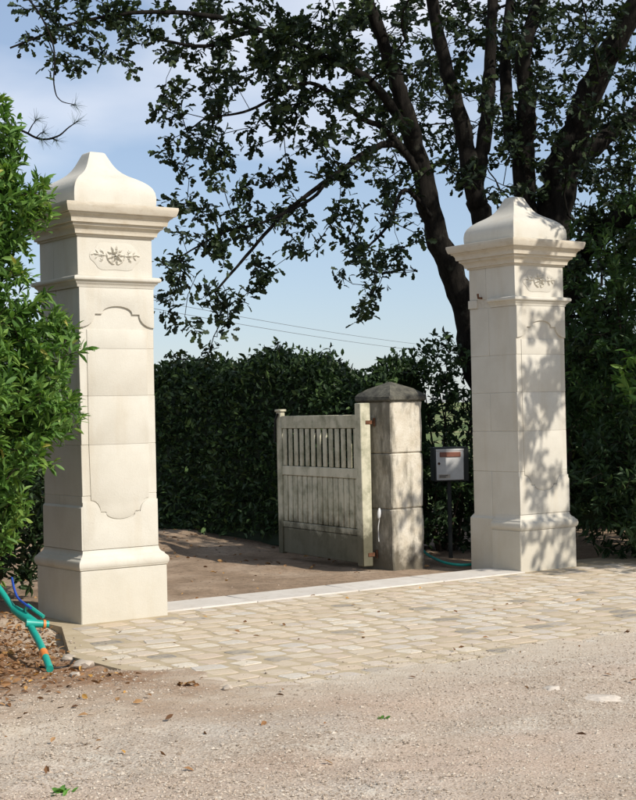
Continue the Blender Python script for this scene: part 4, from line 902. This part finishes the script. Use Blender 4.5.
loose_shrub('dark_shrub', 'dark evergreen shrub filling the gap between laurel and sunlit pillar', (-2.85, 12.75, 0), 0.8, 0.85, 2.5, 480, 67, 0.11, 0.0, 0.2, 'hedge', 15, 'laurel')
loose_shrub('ground_thicket', 'low black-green thicket at the foot of the leafy shrub under the oak', (3.5, 15.05, 0), 1.05, 0.6, 1.5, 520, 68, 0.10, -0.1, 0.1, 'hedge', 15, 'laurel')
# ------------------------------------------------------------------ pine reaching in at the upper left
pt = thing('pine_tree', 'slender pine beyond the laurel with needle tufts on a bare branch', 'tree', (-3.75, 12.6, 0)); pb = np.array((-3.75, 12.6, 0)); sk = Skeleton(); Q = lambda px, py, Y: np.array(at(px, py, Y)) - pb
tr = sk.limb([(0, 0, -0.1), (0.02, 0, 1.5), (-0.05, 0.03, 3.2), (0.0, 0, 5.0), (0.05, 0.02, 6.4)], 0.11, 0.03, n=6)
j = int(np.argmin([abs(p[2] - 3.7) for p in sk.P]))
b1 = sk.limb([sk.P[j], Q(-60, 150, 12.4), Q(5, 128, 12.3), Q(40, 139, 12.3), Q(58, 136, 12.2), Q(68, 128, 12.2), Q(78, 121, 12.2)], 0.014, 0.004, j)
tufts = [(sk.P[b1[-1]], sk.P[b1[-1]] - sk.P[b1[-3]]), (sk.P[b1[22]], np.array((0.2, 0, -0.1)))]
for px, py, k2 in ((37, 119, 18), (57, 141, 24), (44, 132, 20)):
    e = sk.limb([sk.P[b1[k2]], (sk.P[b1[k2]] + Q(px, py, 12.2)) / 2 + (0, 0, .01), Q(px, py, 12.2)], 0.007, 0.004, b1[k2]); tufts.append((sk.P[e[-1]], sk.P[e[-1]] - sk.P[e[-3]]))
j2 = int(np.argmin([abs(p[2] - 5.2) + 0 * p[0] for p in sk.P[:len(tr)]]))
b2 = sk.limb([sk.P[j2], Q(-60, -70, 12.3), Q(20, -10, 12.2), Q(52, 40, 12.1), Q(54, 84, 12.1), Q(60, 100, 12.1), Q(76, 105, 12.1)], 0.012, 0.003, j2); tufts.append((sk.P[b2[-1]], np.array((0.3, 0, 0))))
r = np.random.default_rng(12)
for _ in range(60):
    z = r.uniform(4.6, 6.5); a = r.uniform(0, 6.28); k2 = int(np.argmin([abs(p[2] - z + 0.2) for p in sk.P[:len(tr)]])); ln = r.uniform(0.3, 0.9)
    e = sk.limb([sk.P[k2], sk.P[k2] + np.array((math.cos(a) * ln * .5, math.sin(a) * ln * .5, .1)), sk.P[k2] + np.array((math.cos(a) * ln, math.sin(a) * ln, .25))], 0.012, 0.004, k2, n=3); tufts.append((sk.P[e[-1]], sk.P[e[-1]] - sk.P[e[-3]]))
obj('trunk', sk.mesh(sk.radii(0.004)), M['bark'], pt)
P, D = [], []
for p, ax in tufts:
    m = 34; ax = ax / np.linalg.norm(ax); P.append(p - ax * r.uniform(0, 0.05, (m, 1))); D.append(rand_dirs(m, r) * 0.8 + ax * 0.8)
P, D = np.concatenate(P), np.concatenate(D); V0 = np.array([(0, -.018, 0), (0, .018, 0), (1, 0.004, -.08), (1, -.004, -.08)]); TPL['needle'] = (V0, np.array([(0, 1, 2, 3)]))
obj('crown', leaves_mesh(P, D, r.uniform(0.07, 0.12, len(P)), 'needle', None, 0.6, 3), M['needle'], pt)

# ------------------------------------------------------------------ overhead line far behind
pa, pbv = np.array((-17.2, 40.0)), np.array((24.0, 166.0)); du = (pbv - pa) / np.linalg.norm(pbv - pa); pe = np.array((-du[1], du[0]))
for nm, p in (('beyond the laurel', pa), ('far off behind the dappled pillar', pbv)):
    g = float(ground_h(np.array(p[0]), np.array(p[1]))); ut = thing('utility_pole', 'wooden utility pole ' + nm, 'pole', (p[0], p[1], g), math.atan2(pe[1], pe[0]), 'utility poles')
    obj('pole', tube([(0, 0, -0.5), (0, 0, 7.3 - g)], [0.14, 0.1], 10), M['polewood'], ut); obj('crossarm', box(-0.75, 0.75, -0.06, 0.06, 6.75 - g, 6.87 - g, 0.01), M['polewood'], ut)
for o_, z_, lab in ((0.6, 6.9, 'upper thin overhead cable crossing the sky above the hedge'), (-0.6, 6.25, 'lower thin overhead cable crossing the sky above the hedge')):
    a3, b3 = np.array((*(pa + pe * o_), z_)), np.array((*(pbv + pe * o_), z_)); u = np.linspace(0, 1, 40)[:, None]; pts = a3 + (b3 - a3) * u; pts[:, 2] += -1.1 * 4 * (u * (1 - u))[:, 0] + 0.9
    tag(obj('overhead_cable', tube(pts, 0.013, 5, False), M['cable']), lab, 'cable', 'overhead cables')
